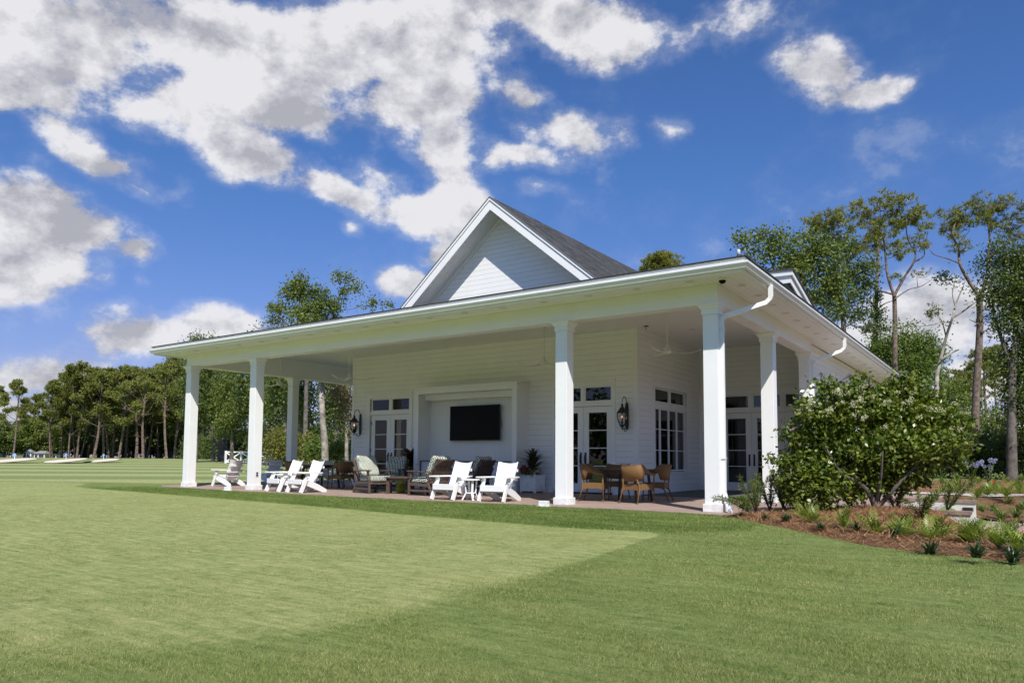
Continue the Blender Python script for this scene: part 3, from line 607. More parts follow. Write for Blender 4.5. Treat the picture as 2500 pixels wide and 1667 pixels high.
def casing(f, a0, a1, z1, jw=.13, z0=0, head=.16, sill=False, mull=(), tz=None):
    m = MB(); f(m, a0, a0+jw, -.10, .022, z0, z1-head); f(m, a1-jw, a1, -.10, .022, z0, z1-head); f(m, a0-.001, a1+.001, -.10, .026, z1-head, z1-.012); f(m, a0-.02, a1+.02, -.04, .045, z1-.012, z1+.012)
    if tz: f(m, a0+jw, a1-jw, -.10, -.004, tz[0], tz[1])
    for a in mull: f(m, a-.035, a+.035, -.10, -.006, tz[1], z1-head)
    o = m.build('door_trim' if not sill else 'window_trim', TRIM, club)
    if sill:
        s = MB(); f(s, a0-.03, a1+.03, -.05, .06, z0-.035, z0); f(s, a0, a1, -.0, .018, z0-.15, z0-.035); s.build('sill', TRIM, o)
    return o
F1 = P3(1, Y1, -1)
for c, a0, a1 in ((-13.115, -14.25, -12.07), (-5.49, -6.53, -4.45)):
    casing(F1, a0, a1, 3.22, jw=(a1-a0)/2-.94, mull=(c,), tz=(2.485, 2.60)); door_pair(F1, c)
    for s in (-1, 1):
        b0, b1 = sorted((c+s*.035, c+s*.93)); glazed(F1, b0, b1, 2.60, 3.06, .045, 0, 'transom_window', dout=-.02)
    m = MB(); F1(m, c-.95, c+.95, -.10, .03, 0, .04); m.build('threshold', BRONZE, club)
F3 = P3(1, Y3, -1)
casing(F3, -3.20, -.16, 3.22, jw=.11, mull=(-2.14, -1.17), tz=(2.485, 2.60))
door_pair(F3, -2.14)
glazed(F3, -1.13, -.27, .045, 2.475, .175, 0, 'door', bars=[.285+.504*i for i in (1, 2, 3)], rail=.24)
m = MB(); F3(m, -1.205, -1.135, -.1, -.01, 0, 2.485); F3(m, -3.09, -.27, -.10, .03, 0, .04); m.build('threshold', TRIM, club)
for b0, b1 in ((-3.07, -2.18), (-2.10, -1.21), (-1.13, -.28)): glazed(F3, b0, b1, 2.60, 3.06, .05, 0, 'transom_window', dout=-.02)
FW_ = P3(0, X2, 1)
casing(FW_, 5.77, 8.50, 3.23, jw=.14, z0=.62, sill=True, mull=(7.06,), tz=(2.48, 2.62))
for b0, b1 in ((5.915, 7.02), (7.10, 8.235)): glazed(FW_, b0, b1, 2.63, 3.06, .045, 0, 'transom_window', dout=-.02)
ed = [5.915, 6.34, 6.985, 7.60, 8.235]
for b0, b1 in zip(ed[:-1], ed[1:]): glazed(FW_, b0+.003, b1-.003, .64, 2.475, .042, 0, 'window', bars=(1.25, 1.86), dout=-.02)
# alcove for the television
al = MB(); yn = 4.11
al.box(-11.41, -11.235, yn, yn+.10, 0, 3.05); al.box(-7.53, -7.36, yn, yn+.10, 0, 3.05)
al.box(-11.41, -7.36, yn+.002, yn+.10, 3.05, 3.17); al.box(-11.43, -7.34, yn-.02, yn+.12, 3.17, 3.235); al.box(-11.47, -7.30, yn-.055, Y1+.02, 3.235, 3.262)
al.box(-11.41, -11.39, yn+.10, Y1, 0, 3.235); al.box(-7.38, -7.36, yn+.10, Y1, 0, 3.235)
al.box(-7.345, -7.36, yn+.01, Y1, 3.03, 3.20); al.box(-7.33, -7.36, yn-.02, Y1, 3.20, 3.235)
al.box(-11.235, -7.53, yn+.32, yn+.36, 2.86, 3.06); al.box(-11.39, -7.38, yn+.10, Y1+.05, 3.05, 3.08)
al.box(-11.42, -11.22, yn-.012, yn+.1, 0, .19); al.box(-7.545, -7.345, yn-.012, yn+.1, 0, .19); al.box(-7.38, -7.345, yn+.1, Y1, 0, .19)
alc = al.build('media_alcove', TRIM, club)
b = MB(); b.box(-11.39, -7.38, Y1-.03, Y1-.01, .9, 3.06); b.build('back_panel', BEAD, alc)
for a0, a1 in ((-11.39, -11.235), (-7.53, -7.38)): b = MB(); b.box(a0, a1, yn+.1, Y1-.03, .9, 3.05); b.build('side_panel', TRIM, alc)
b = MB(); b.box(-11.235, -7.53, yn+.14, Y1-.03, .87, .905); b.build('countertop', COUNTER, alc)
xs = np.linspace(-11.22, -7.54, 9)
for i in range(8):
    if i in (4,): continue
    d = MB(); a0, a1 = xs[i]+.012, xs[i+1]-.012; y_ = yn+.165
    d.box(a0, a1, y_, y_+.02, .10, .85); d.box(a0, a0+.06, y_-.012, y_, .10, .85); d.box(a1-.06, a1, y_-.012, y_, .10, .85); d.box(a0+.06, a1-.06, y_-.012, y_, .79, .85); d.box(a0+.06, a1-.06, y_-.012, y_, .10, .17)
    hx = a1-.03 if i % 2 == 0 else a0+.03
    d.build('cabinet_door', TRIM, alc)
    k = MB(); k.lathe([(.008, 0), (.008, .02), (.018, .025), (.018, .035)], 8); kv = [(hx+p[0], y_-.012-p[2], .80+p[1]) for p in k.v]; k.v = kv; k.build('cabinet_knob', BRONZE, alc)
d = MB(); d.box(xs[4]+.01, xs[5]-.01, yn+.16, yn+.2, .10, .85); d.build('drinks_fridge', SCREEN, alc)
b = MB(); b.box(-11.235, -7.53, yn+.20, Y1-.03, .10, .87); b.box(-11.235, -7.53, yn+.22, Y1-.03, 0, .10); b.build('cabinet', TRIM, alc)
# columns
COLS = [(0, 0), (-3.29, 0), (-14.04, 0), (CX1, 0), (CX1, 4.05), (0, 3.78), (0, 7.42)]
def column(x, y):
    m = MB(); w_ = .143; m.box(x-w_, x+w_, y-w_, y+w_, .15, 3.727); o = m.build('column', TRIM, club, bevel=.006)
    m = MB(); m.box(x-.174, x+.174, y-.174, y+.174, 0, .15); m.build('plinth', TRIM, o, bevel=.006)
    m = MB(); m.box(x-.16, x+.16, y-.16, y+.16, 3.727, 3.826)
    prof = [(.165, 3.826), (.178, 3.838), (.185, 3.86), (.205, 3.885), (.225, 3.90), (.225, 3.929)]
    vs_ = [(x+sx*r, y+sy*r, z) for r, z in prof for sx, sy in ((-1, -1), (1, -1), (1, 1), (-1, 1))]
    fs = [(i*4+k, i*4+(k+1) % 4, (i+1)*4+(k+1) % 4, (i+1)*4+k) for i in range(5) for k in range(4)]+[(3, 2, 1, 0), (20, 21, 22, 23)]
    m.add(vs_, fs); m.build('capital', TRIM, o)
for x, y in COLS: column(x, y)
# beams, ceiling, soffit
def beam(pts, xa):
    pass
m = MB()
for lo, hi, h in ((3.93, 4.02, .155), (4.02, 4.145, .146), (4.145, 4.30, .150), (4.30, ZC, .146)):
    m.box(CX1-h, h, -h, h, lo, hi)
    m.box(-h, h, h, 7.42-.0, lo, hi) if False else None
    m.box(-h, h, h+.0005, 7.42+.143, lo, min(hi, 4.60)); m.box(CX1-h, CX1+h, h+.0005, 14.0, lo, hi)
m.build('beam', TRIM, club)
m = MB(); m.box(CX1+.14, -.14, .14, Y1+.01, ZC, ZC+.03); m.box(X2-.01, -.14, Y1+.012, Y3+.05, ZC, ZC+.03); m.box(CX1+.14, XL+.01, Y1+.012, 14, ZC, ZC+.03); m.build('ceiling', CEIL, club)
o0 = .84
m = MB(); m.box(CX1-o0, o0, -o0, -.150, 4.302, 4.32); m.box(.150, o0, -.1495, YB, 4.302, 4.32); m.box(.0, .1495, 7.57, YB, 4.302, 4.32); m.box(CX1-o0, CX1-.150, -.1495, 14.4, 4.302, 4.32); m.build('soffit', SOFF, club)
def sweep(prof, closed_ends=True):
    """profile (offset out, z) carried round the eaves with mitred corners"""
    path = lambda o: [(CX1-o, 14.4), (CX1-o, -o), (o, -o), (o, 28.4)]
    n = len(prof); vs_, fs = [], []
    for c in range(4): vs_ += [(*path(o)[c], z) for o, z in prof]
    for c in range(3):
        for i in range(n): fs.append((c*n+i, c*n+(i+1) % n, (c+1)*n+(i+1) % n, (c+1)*n+i))
    fs += [tuple(range(n-1, -1, -1)), tuple(3*n+i for i in range(n))]
    return MB().add(vs_, fs)
sweep([(.842, 4.275), (.87, 4.275), (.87, 4.43), (.895, 4.44), (.905, 4.52), (.842, 4.52)]).build('fascia', TRIM, club)
sweep([(.873, 4.440), (.873, 4.318), (.925, 4.318), (.935, 4.33), (.942, 4.352), (.965, 4.385), (.978, 4.405), (.978, 4.437), (.970, 4.437), (.970, 4.41), (.90, 4.41), (.90, 4.440)]).build('gutter', GUT, club)
# low roof
def frustum():
    z0, z1, s = 4.522, 4.545, .20; ins = 6.2; m = MB()
    a = [(CX1-.93, 28.4), (CX1-.93, -.93), (.93, -.93), (.93, 28.4)]; b = [(CX1+ins, 28.4-ins), (CX1+ins, ins), (-ins, ins), (-ins, 28.4-ins)]
    zt = z1+s*(ins+.93); v = [(*p, z0) for p in a]+[(*p, z1) for p in a]+[(*p, zt) for p in b]
    f = [(i, (i+1) % 4, 4+(i+1) % 4, 4+i) for i in range(4)]+[(4+i, 4+(i+1) % 4, 8+(i+1) % 4, 8+i) for i in range(4)]+[(8, 9, 10, 11)]
    return m.add(v, f)
frustum().build('low_roof', SHINGLE, club, fix=False)
# steep front gable
gx, gy, gw, gz, gs, gb = -9.37, 5.40, 6.20, 9.636, .83, 5.2
hw = lambda z: (gz-z)/gs
def vband(y0, y1, top, bot, m):                            # chevron board between roof lines offset down by top..bot
    zl = gb
    for s in (-1, 1):
        pts = [(gx, y0, gz-top), (gx+s*(gz-top-zl)/gs, y0, zl), (gx+s*(gz-bot-zl)/gs, y0, zl), (gx, y0, gz-bot)]
        m.extr(pts, (0, y1-y0, 0))
    return m
gab = vband(gy, gy+.05, .10, .42, MB()); vband(gy-.03, gy+.05, .015, .10, gab); gable = gab.build('gable', TRIM, club)
vband(gy+.05, gw, .30, .33, MB()).build('gable_soffit', plank_mat('gable_soffit_boards', (.80, .80, .79), 1, .12, depth=.4), gable)
vband(gy+.05, gw+17, -.02, .02, MB()).build('gable_roof', SHINGLE, club); vband(gy-.045, gy+.05, -.022, .012, MB()).build('drip_edge', mat('drip_edge', (.12, .12, .12), .6), gable)
gm = MB(); z = gb
while z < gz-.5:
    w0, w1 = hw(z)-.30, hw(z+.163)-.30
    if w1 > 0: gm.extr([(gx-w0, gw, z+.0025), (gx+w0, gw, z+.0025), (gx+w1, gw, z+.1595), (gx-w1, gw, z+.1595)], (0, .02, 0))
    z += .163
gm.build('gable_siding', SIDING, gable)
gm = MB(); gm.extr([(gx-hw(gb), gw+.018, gb), (gx+hw(gb), gw+.018, gb), (gx, gw+.018, gz-.1)], (0, .06, 0)); gm.build('gable_backing', GROOVE, gable)
vband(gw-.03, gw-.001, .33, .50, MB()).build('gable_frieze', TRIM, gable)
# low side gable facing the garden
sx_, sy_, sz_, ss = -.50, 8.33, 6.55, .245; sb = 5.15
def sband(x0, x1, top, bot, m):
    for s in (-1, 1):
        pts = [(x0, sy_, sz_-top), (x0, sy_+s*(sz_-top-sb)/ss, sb), (x0, sy_+s*(sz_-bot-sb)/ss, sb), (x0, sy_, sz_-bot)]
        m.extr(pts, (x1-x0, 0, 0))
    return m
sgm = sband(sx_, sx_-.05, .02, .16, MB()); sg = sgm.build('side_gable', TRIM, club)
sband(sx_-.06, sx_-.10, .16, .38, MB()).build('side_gable_frieze', TRIM, sg)
m = MB(); m.extr([(sx_-.14, sy_-5.4, sb), (sx_-.14, sy_+5.4, sb), (sx_-.14, sy_, sz_-.3)], (-.03, 0, 0)); m.build('louvre', plank_mat('dark_louvre', (.17, .16, .15), 2, .05, .7, .2, .7), sg)
sband(sx_+.03, sx_-7.2, -.03, .02, MB()).build('side_roof', SHINGLE, club)
# downspouts
def spout(pts, name='downspout'):
    m = MB(); m.rtube(pts, .085, .062, up=(0, 1, .001)); o = m.build(name, GUT, club, bevel=.004); return o
q = onplane(1862, 677, 2, 4.32); yd = float(q[1])
def bendpts(y, x0, xc, ybot):
    return [(x0, y, 4.33), (x0, y, 4.10), (x0-.015, y, 4.055), (x0-.06, y-.01, 4.01), (x0-.1, y-.02, 3.98), (xc+.08, ybot+.02, 3.70), (xc+.03, ybot, 3.66), (xc, ybot, 3.60), (xc, ybot, 3.5)]
XC = .143+.035
spout(bendpts(.62, .93, XC, 0.0)+[(XC, 0, 2), (XC, 0, .36), (XC+.01, -.0, .32), (XC+.11, -.10, .14), (XC+.15, -.13, .08), (XC+.16, -.15, -.01)])
spout(bendpts(7.9, .93, XC, 7.42)+[(XC, 7.42, 0)]); spout([(.93, 20.5, 4.33), (.93, 20.5, 4.1), (.9, 20.5, 4.02), (.2, 20.4, 3.7), (.07, 20.4, 3.6), (.07, 20.4, 0)])
spout([(CX1-.93, .8, 4.33), (CX1-.93, .8, 4.06), (CX1-.90, .75, 3.99), (CX1-.83, .7, 3.94), (CX1-.28, .05, 3.70), (CX1-.19, 0, 3.62), (CX1-.178, 0, 3.5), (CX1-.178, 0, .1)])
for z in (3.45, 1.0): m = MB(); m.box(.143, .226, -.05, .05, z-.012, z+.012); m.build('downspout_strap', GUT, club)
# recessed lights in the soffit
LT = mat('recessed_light', (.70, .69, .66), .5)
def downlight(x, y, z):
    m = MB(); m.lathe([(.085, 0), (.085, -.006), (.062, -.008), (.055, .004)], 20, (x, y, z)); m.build('recessed_light', LT, club)
for i in range(17): downlight(-.24-1.075*i, -.56, 4.301)
for i in range(20): downlight(.50, .24+1.05*i, 4.301)
for x, y in ((-2.6, 5.8), (-1.2, 6.6), (-.9, 8.4), (-6.5, 1.2), (-10, 1.2), (-13.6, 1.2), (-16.2, 3.2)): downlight(x, y, ZC-.001)

# ------------------------------------------------------------------ fixtures
def wire(m, pts, r, n=6): return m.tube(pts, r, n)
def lantern(cx, label):
    yw = Y1-.014
    t = thing('wall_lantern', label, 'lantern', (cx, yw, 1.65), 'iron lanterns on the porch wall')
    m = MB(); pts = []
    for k in range(24):
        a = 2*math.pi*k/24; pts.append((cx+.052*math.cos(a), yw, 2.17+(.385+.0*math.cos(a))*math.copysign(abs(math.sin(a))**.45, math.sin(a))))
    m.extr(pts, (0, -.03, 0)); m.build('back_plate', BLACK, t, bevel=.006)
    yc = yw-.30
    m = MB(); pts = []
    for k in range(15):
        a = math.pi*k/14; pts.append((cx, yw-.03-.135+.135*math.cos(a), 2.50+.19*math.sin(a)))
    pts += [(cx, yc-.0, 2.47), (cx, yc+.02, 2.43), (cx, yc+.045, 2.445), (cx, yc+.04, 2.475)]
    m.tube(pts, .011, 7); m.tube([(cx, yw-.03, 2.42), (cx, yw-.03, 2.52)], .014, 7)
    m.tube([(cx, yw-.02, 1.80), (cx, yw-.08, 1.74), (cx, yw-.16, 1.755), (cx, yw-.20, 1.80), (cx, yw-.18, 1.83), (cx, yw-.15, 1.815), (cx, yw-.16, 1.785)], .010, 6); m.tube([(cx, yw-.20, 1.80), (cx, yc+.02, 1.815), (cx, yc, 1.86)], .010, 6)
    m.build('scroll_arm', BLACK, t)
    m = MB(); m.lathe([(.002, 2.49), (.03, 2.475), (.045, 2.455), (.03, 2.44), (.03, 2.41), (.06, 2.39), (.085, 2.35), (.125, 2.295), (.165, 2.255), (.168, 2.235), (.13, 2.235)], 6, (cx, yc, 0), False); m.build('roof_cap', BLACK, t)
    m = MB()
    for k in range(6):
        a = 2*math.pi*k/6; ca, sa = math.cos(a), math.sin(a)
        m.tube([(cx+.148*ca, yc+.148*sa, 2.24), (cx+.150*ca, yc+.150*sa, 2.14), (cx+.135*ca, yc+.135*sa, 2.05), (cx+.068*ca, yc+.068*sa, 1.90)], .009, 5)
    m.lathe([(.002, 1.77), (.018, 1.785), (.012, 1.80), (.026, 1.82), (.012, 1.84), (.05, 1.86), (.078, 1.895), (.05, 1.91)], 10, (cx, yc, 0)); m.lathe([(.02, 1.91), (.022, 1.97), (.03, 2.0), (.02, 2.0)], 8, (cx, yc, 0)); m.build('cage', BLACK, t)
    m = MB(); m.lathe([(.140, 2.235), (.142, 2.14), (.128, 2.05), (.062, 1.905)], 6, (cx, yc, 0), False); m.f = m.f[:-2]; m.sm = m.sm[:-2]; m.build('glass', CLEARG, t)
    m = MB(); m.lathe([(.013, 2.0), (.013, 2.09), (.009, 2.10)], 8, (cx, yc, 0)); m.build('candle', mat('candle_tube', (.65, .6, .45), .6), t)
    m = MB(); m.lathe([(.004, 2.10), (.016, 2.125), (.010, 2.155), (.001, 2.18)], 8, (cx, yc, 0)); m.build('flame', FLAME, t)
def clear_glass():
    m = bpy.data.materials.new('lantern_glass'); m.use_nodes = True; t = m.node_tree; t.nodes.remove(t.nodes['Principled BSDF'])
    tr = N(t, 'ShaderNodeBsdfTransparent'); tr.inputs[0].default_value = (.85, .87, .86, 1); gl = N(t, 'ShaderNodeBsdfGlossy', ins={'Roughness': .02}); fr = N(t, 'ShaderNodeFresnel', ins={'IOR': 1.5}); mx = N(t, 'ShaderNodeMixShader')
    t.links.new(fr.outputs[0], mx.inputs[0]); t.links.new(tr.outputs[0], mx.inputs[1]); t.links.new(gl.outputs[0], mx.inputs[2]); t.links.new(mx.outputs[0], t.nodes['Material Output'].inputs[0]); return m
CLEARG = clear_glass()
FLAME = mat('flame', (.9, .4, .1)); FLAME.node_tree.nodes['Principled BSDF'].inputs['Emission Color'].default_value = (1, .45, .15, 1); FLAME.node_tree.nodes['Principled BSDF'].inputs['Emission Strength'].default_value = 2.5
lantern(-4.09, 'black iron lantern on the siding between the wicker dining set door and the wall corner')
lantern(-14.56, 'black iron lantern on the far end of the porch wall, beside the trees')
# television
tv = thing('television', 'large black flat television hung inside the white panelled alcove', 'television', (-9.28, 4.55, 1.54))
m = MB(); m.box(-10.263, -8.298, 4.545, 4.60, 1.543, 2.648); m.build('body', DARKPLASTIC, tv, bevel=.006)
m = MB(); m.box(-10.25, -8.311, 4.541, 4.544, 1.562, 2.635); m.build('screen', SCREEN, tv)
m = MB(); m.tube([(-8.31, 4.62, 2.16), (-8.26, 4.60, 2.14), (-8.255, 4.6, 2.05), (-8.275, 4.62, 1.97), (-8.31, 4.64, 1.94)], .007, 6); m.build('cable', DARKPLASTIC, tv)
m = MB(); m.box(-9.6, -8.9, 4.60, 4.71, 1.9, 2.3); m.build('wall_bracket', DARKPLASTIC, tv)
# ceiling fans
FANW = mat('cream_fan', (.70, .68, .62), .45)
def fan_mesh():
    t = thing('ceiling_fan', 'fan', 'ceiling fan', (0, 0, 0), 'ceiling fans over the porch')
    m = MB(); m.lathe([(.012, 0.08), (.012, 1.10)], 8); m.build('rod', FANW, t)
    m = MB(); m.lathe([(.07, 1.10), (.07, 1.07), (.03, 1.03), (.014, 1.02)], 14); m.build('canopy', FANW, t)
    m = MB(); m.lathe([(.002, -.09), (.06, -.085), (.10, -.05), (.105, -.01), (.07, .03), (.035, .07), (.02, .12), (.013, .13)], 18); m.build('motor_housing', FANW, t)
    for k in range(3):
        a = 2*math.pi*k/3+.35; vs_, fs = [], []
        for i in range(13):
            s = i/12; r = .06+.72*s; z = -.03-.075*math.sin(s*math.pi*.95)+.05*s; w_ = (.070+.02*math.sin(s*3.0))*(1-.6*s**3); tw = .25*(1-s)
            for q in (-1, 1):
                for e in (-.006, .006): vs_.append((r*math.cos(a)-q*w_/2*math.sin(a), r*math.sin(a)+q*w_/2*math.cos(a), z+q*w_/2*tw+e))
        for i in range(12):
            b = i*4
            for p_, q_ in ((0, 1), (1, 3), (3, 2), (2, 0)): fs.append((b+p_, b+q_, b+4+q_, b+4+p_))
        fs += [(0, 2, 3, 1), (48, 49, 51, 50)]
        mm = MB(); mm.add(vs_, fs, True); mm.build('blade', FANW, t)
    return t
fan0 = fan_mesh()
for i, (x, y, rz, lab) in enumerate(((-1.86, 2.25, .1, 'cream ceiling fan over the brown wicker dining set, in front of the paned window wall'), (-5.33, 2.4, .7, 'cream ceiling fan hanging above the box planter, just behind a column'),
                                     (-12.5, 2.25, .3, 'cream ceiling fan hanging by the end of the porch wall above the club chairs'), (-15.9, 2.25, .95, 'cream ceiling fan farthest from the television, silhouetted against the trees'))):
    f = fan0 if i == 0 else copy_tree(fan0); f.location = (x, y, 3.50); f.rotation_euler.z = rz; f['label'] = lab
# cameras, sensor, socket, floor lights
t = thing('security_camera', 'small white dome camera with black lens under the porch eave corner', 'security camera', (.36, -.47, 4.30))
m = MB(); m.lathe([(.085, 0), (.085, -.035), (.075, -.04)], 20, (.36, -.47, 4.301)); m.build('housing', TRIM, t)
m = MB(); m.lathe([(.068, -.035), (.06, -.07), (.035, -.095), (.003, -.103)], 18, (.36, -.47, 4.301)); m.build('lens_dome', SCREEN, t)
c0 = onplane(1578, 801, 2, ZC-.06)
t = thing('security_camera', 'tiny white turret camera on the porch ceiling near the wall corner', 'security camera', tuple(c0))
m = MB(); m.lathe([(.06, .06), (.06, .03), (.05, .028)], 16, tuple(c0)); m.build('mount', DARKPLASTIC, t)
m = MB(); m.lathe([(.05, .028), (.06, 0), (.05, -.04), (.02, -.06)], 16, tuple(c0)); m.build('housing', TRIM, t)
m = MB(); m.lathe([(.02, 0), (.02, .012), (.002, .013)], 10); m.v = [(c0[0]+p[0]*.8+.02, c0[1]-.045-p[2], c0[2]-.02+p[1]) for p in m.v]; m.build('lens', SCREEN, t)
t = thing('weather_sensor', 'small clear weather sensor standing on the roof corner above the gutter', 'sensor', (.63, -.35, 4.56))
m = MB(); m.box(.60, .66, -.40, -.30, 4.55, 4.60); m.tube([(.63, -.35, 4.6), (.63, -.35, 4.68)], .012, 8); m.lathe([(.03, 4.66), (.035, 4.70), (.03, 4.72)], 10, (.63, -.35, 0)); m.build('base', DARKPLASTIC, t)
m = MB(); m.lathe([(.032, 4.72), (.032, 4.80), (.02, 4.83), (.002, 4.835)], 12, (.63, -.35, 0)); m.build('dome', mat('frosted_dome', (.62, .65, .68), .25), t)
s_ = onplane(627, 1157, 0, -14.04+.143)
t = thing('wall_socket', 'small grey power socket low on the second porch column', 'socket', (s_[0], s_[1], s_[2]))
m = MB(); m.box(s_[0], s_[0]+.012, s_[1]-.045, s_[1]+.045, s_[2]-.07, s_[2]+.07); m.build('cover_plate', mat('socket_grey', (.55, .56, .58), .4), t)
m = MB(); m.box(s_[0]+.012, s_[0]+.02, s_[1]-.028, s_[1]+.028, s_[2]+.01, s_[2]+.052); m.build('receptacle', DARKPLASTIC, t)
m = MB(); m.box(s_[0]+.012, s_[0]+.02, s_[1]-.028, s_[1]+.028, s_[2]-.052, s_[2]-.01); m.build('receptacle', DARKPLASTIC, t)
for (u, v, lab) in ((556, 1193, 'low white ground light in the grass between the two outer porch columns'), (1328, 1231, 'low white ground light in the grass beside the column near the box planter')):
    p = onplane(u, v, 2, .02); x, y = float(p[0]), -.62
    p = onplane(u, v, 1, y); x = float(p[0])
    t = thing('ground_light', lab, 'ground light', (x, y, -.02), 'white ground lights along the patio edge')
    m = MB(); m.box(x-.10, x+.10, y-.06, y+.06, .0, .10); m.build('lamp_box', TRIM, t, bevel=.008)
    m = MB(); m.box(x-.13, x+.13, y-.09, y+.09, -.03, .0); m.build('base', TRIM, t)

# ------------------------------------------------------------------ furniture (each built once at the origin, facing -y, then placed)
def place(proto, used, x, y, rz, label, z=0.0):
    o = proto if not used else copy_tree(proto); used.append(1)
    o.location = (x, y, z); o.rotation_euler.z = R(rz); o['label'] = label; return o
# adirondack chair
def adirondack():
    t = thing('adirondack_chair', 'chair', 'chair', (0, 0, 0), 'white adirondack chairs')
    for s in (-1, 1):
        m = MB(); m.bar((s*.315, -.40, 0), (s*.315, -.16, .525), .045, .105, (1, 0, 0)); m.build('front_leg', POLY, t, bevel=.004)
        m = MB(); m.extr([(s*.265, -.34, .335), (s*.265, -.33, .245), (s*.265, .34, 0), (s*.265, .49, 0), (s*.265, .49, .075), (s*.265, .20, .225), (s*.265, -.05, .315), (s*.265, -.28, .36)], (s*.035, 0, 0)); m.build('side_rail', POLY, t, bevel=.004)
        m = MB(); m.extr([(s*.24, -.42, .53), (s*.39, -.42, .53), (s*.41, -.36, .53), (s*.40, .10, .53), (s*.36, .30, .53), (s*.27, .30, .53)], (0, 0, .032)); m.build('arm', POLY, t, bevel=.005)
        m = MB(); m.bar((s*.345, -.19, .40), (s*.345, -.17, .528), .02, .10, (1, 0, 0)); m.build('arm_bracket', POLY, t)
    m = MB(); m.box(-.292, .292, -.40, -.365, .235, .365)
    v = np.array(m.v); m.v = [tuple(p) for p in v]; m.build('front_apron', POLY, t, bevel=.004)
    m = MB()
    for i in range(5):
        y0 = -.395+i*.098; z0 = .372-i*.034; m.add([(-.285, y0, z0), (.285, y0, z0), (.285, y0+.09, z0-.031), (-.285, y0+.09, z0-.031), (-.285, y0, z0-.025), (.285, y0, z0-.025), (.285, y0+.09, z0-.056), (-.285, y0+.09, z0-.056)],
                                                   [(0, 1, 2, 3), (7, 6, 5, 4), (0, 4, 5, 1), (1, 5, 6, 2), (2, 6, 7, 3), (3, 7, 4, 0)])
    m.build('seat', POLY, t)
    # curved back of five tapering boards
    m = MB(); n = 5
    for i in range(n):
        cols = []
        for e in (i/n, (i+.985)/n):
            row = []
            for s, z in ((0, .20), (.5, .52), (1, .90)):
                hwid = .225+.035*s; x = (e*2-1)*hwid; y = .075+.34*s-.06*(1-((e*2-1))**2)*-1*1.0
                top = .012*0; zz = z-(.045*(1-(e*2-1)**2) if s == 1 else 0); row.append((x, y, zz))
            cols.append(row)
        v = cols[0]+cols[1]; v = v+[(p[0], p[1]+.022, p[2]+.004) for p in v]
        f = []
        for k in range(2): f += [(k, k+1, 4+k, 3+k), (6+k, 9+k, 10+k, 7+k)]
        f += [(0, 3, 9, 6), (2, 8, 11, 5), (0, 6, 7, 1), (1, 7, 8, 2), (3, 4, 10, 9), (4, 5, 11, 10)]
        m.add(v, f)
    m.build('backrest', POLY, t)
    m = MB()
    for zz, w_ in ((.36, .245), (.50, .30), (.70, .255)):
        yb = .075+.34*(zz-.2)/.7+.075
        m.box(-w_, w_, yb+.0, yb+.03, zz-.035, zz+.035)
    m.build('back_brace', POLY, t)
    return t
adi = adirondack(); au = []
def xa(u, y, v=1205): return float(onplane(u, v, 1, y)[0])
place(adi, au, xa(1079, -.35)+.02, .02, 1, 'sunny white adirondack chair left of a slatted table, in front of the cabinets')
place(adi, au, xa(1191, -.35)+.03, .06, 7, 'white adirondack chair in the sun nearest the box planter with tall dark leaves')
place(adi, au, xa(657, -.35)+.1, .10, -6, 'white adirondack chair in the sun closest to the column with the socket')
place(adi, au, xa(713, -.35)+.1, .04, -3, 'sunny white adirondack chair before the far dining set, right one of its pair')
place(adi, au, -17.25, 1.30, -86, 'white adirondack chair seen from behind near the corner column, turned to the fairway')
place(adi, au, -18.1, 6.0, -96, 'shaded adirondack chair seen from behind beside the end of the porch wall')
place(adi, au, -19.1, 8.0, -86, 'shaded adirondack chair half hidden behind the end of the porch wall')
place(adi, au, -18.5, 3.9, -96, 'shaded adirondack chair behind the wicker chair back, near the rear column')
# small slatted side table
def side_table():
    t = thing('side_table', 'table', 'side table', (0, 0, 0), 'white slatted side tables')
    m = MB(); m.lathe([(.205, .46), (.225, .463), (.225, .485), (.205, .488)], 24); m.build('table_top', POLY, t)
    for k in range(4):
        a = math.pi/4+k*math.pi/2; c, s = math.cos(a), math.sin(a); m = MB()
        m.bar((c*.15, s*.15, .46), (c*.115, s*.115, .17), .05, .022, (-s, c, 0)); m.bar((c*.115, s*.115, .17), (c*.21, s*.21, 0), .05, .022, (-s, c, 0)); m.build('leg', POLY, t)
    m = MB(); m.lathe([(.13, .155), (.13, .175)], 20); m.build('shelf_ring', POLY, t); return t
stp = side_table(); su = []
place(stp, su, xa(1150, .1)+.05, .02, 10, 'small white slatted table between the two sunny chairs near the box planter')
place(stp, su, xa(686, .15)+.1, .12, 0, 'small white slatted table between the two sunny chairs near the second column')
p = onplane(578, 1183, 2, 0); place(stp, su, -17.75, 2.55, 0, 'small white slatted table behind the lone chair that is turned to the fairway')
place(stp, su, -18.75, 7.15, 0, 'small white slatted table in the shade at the end of the porch wall')
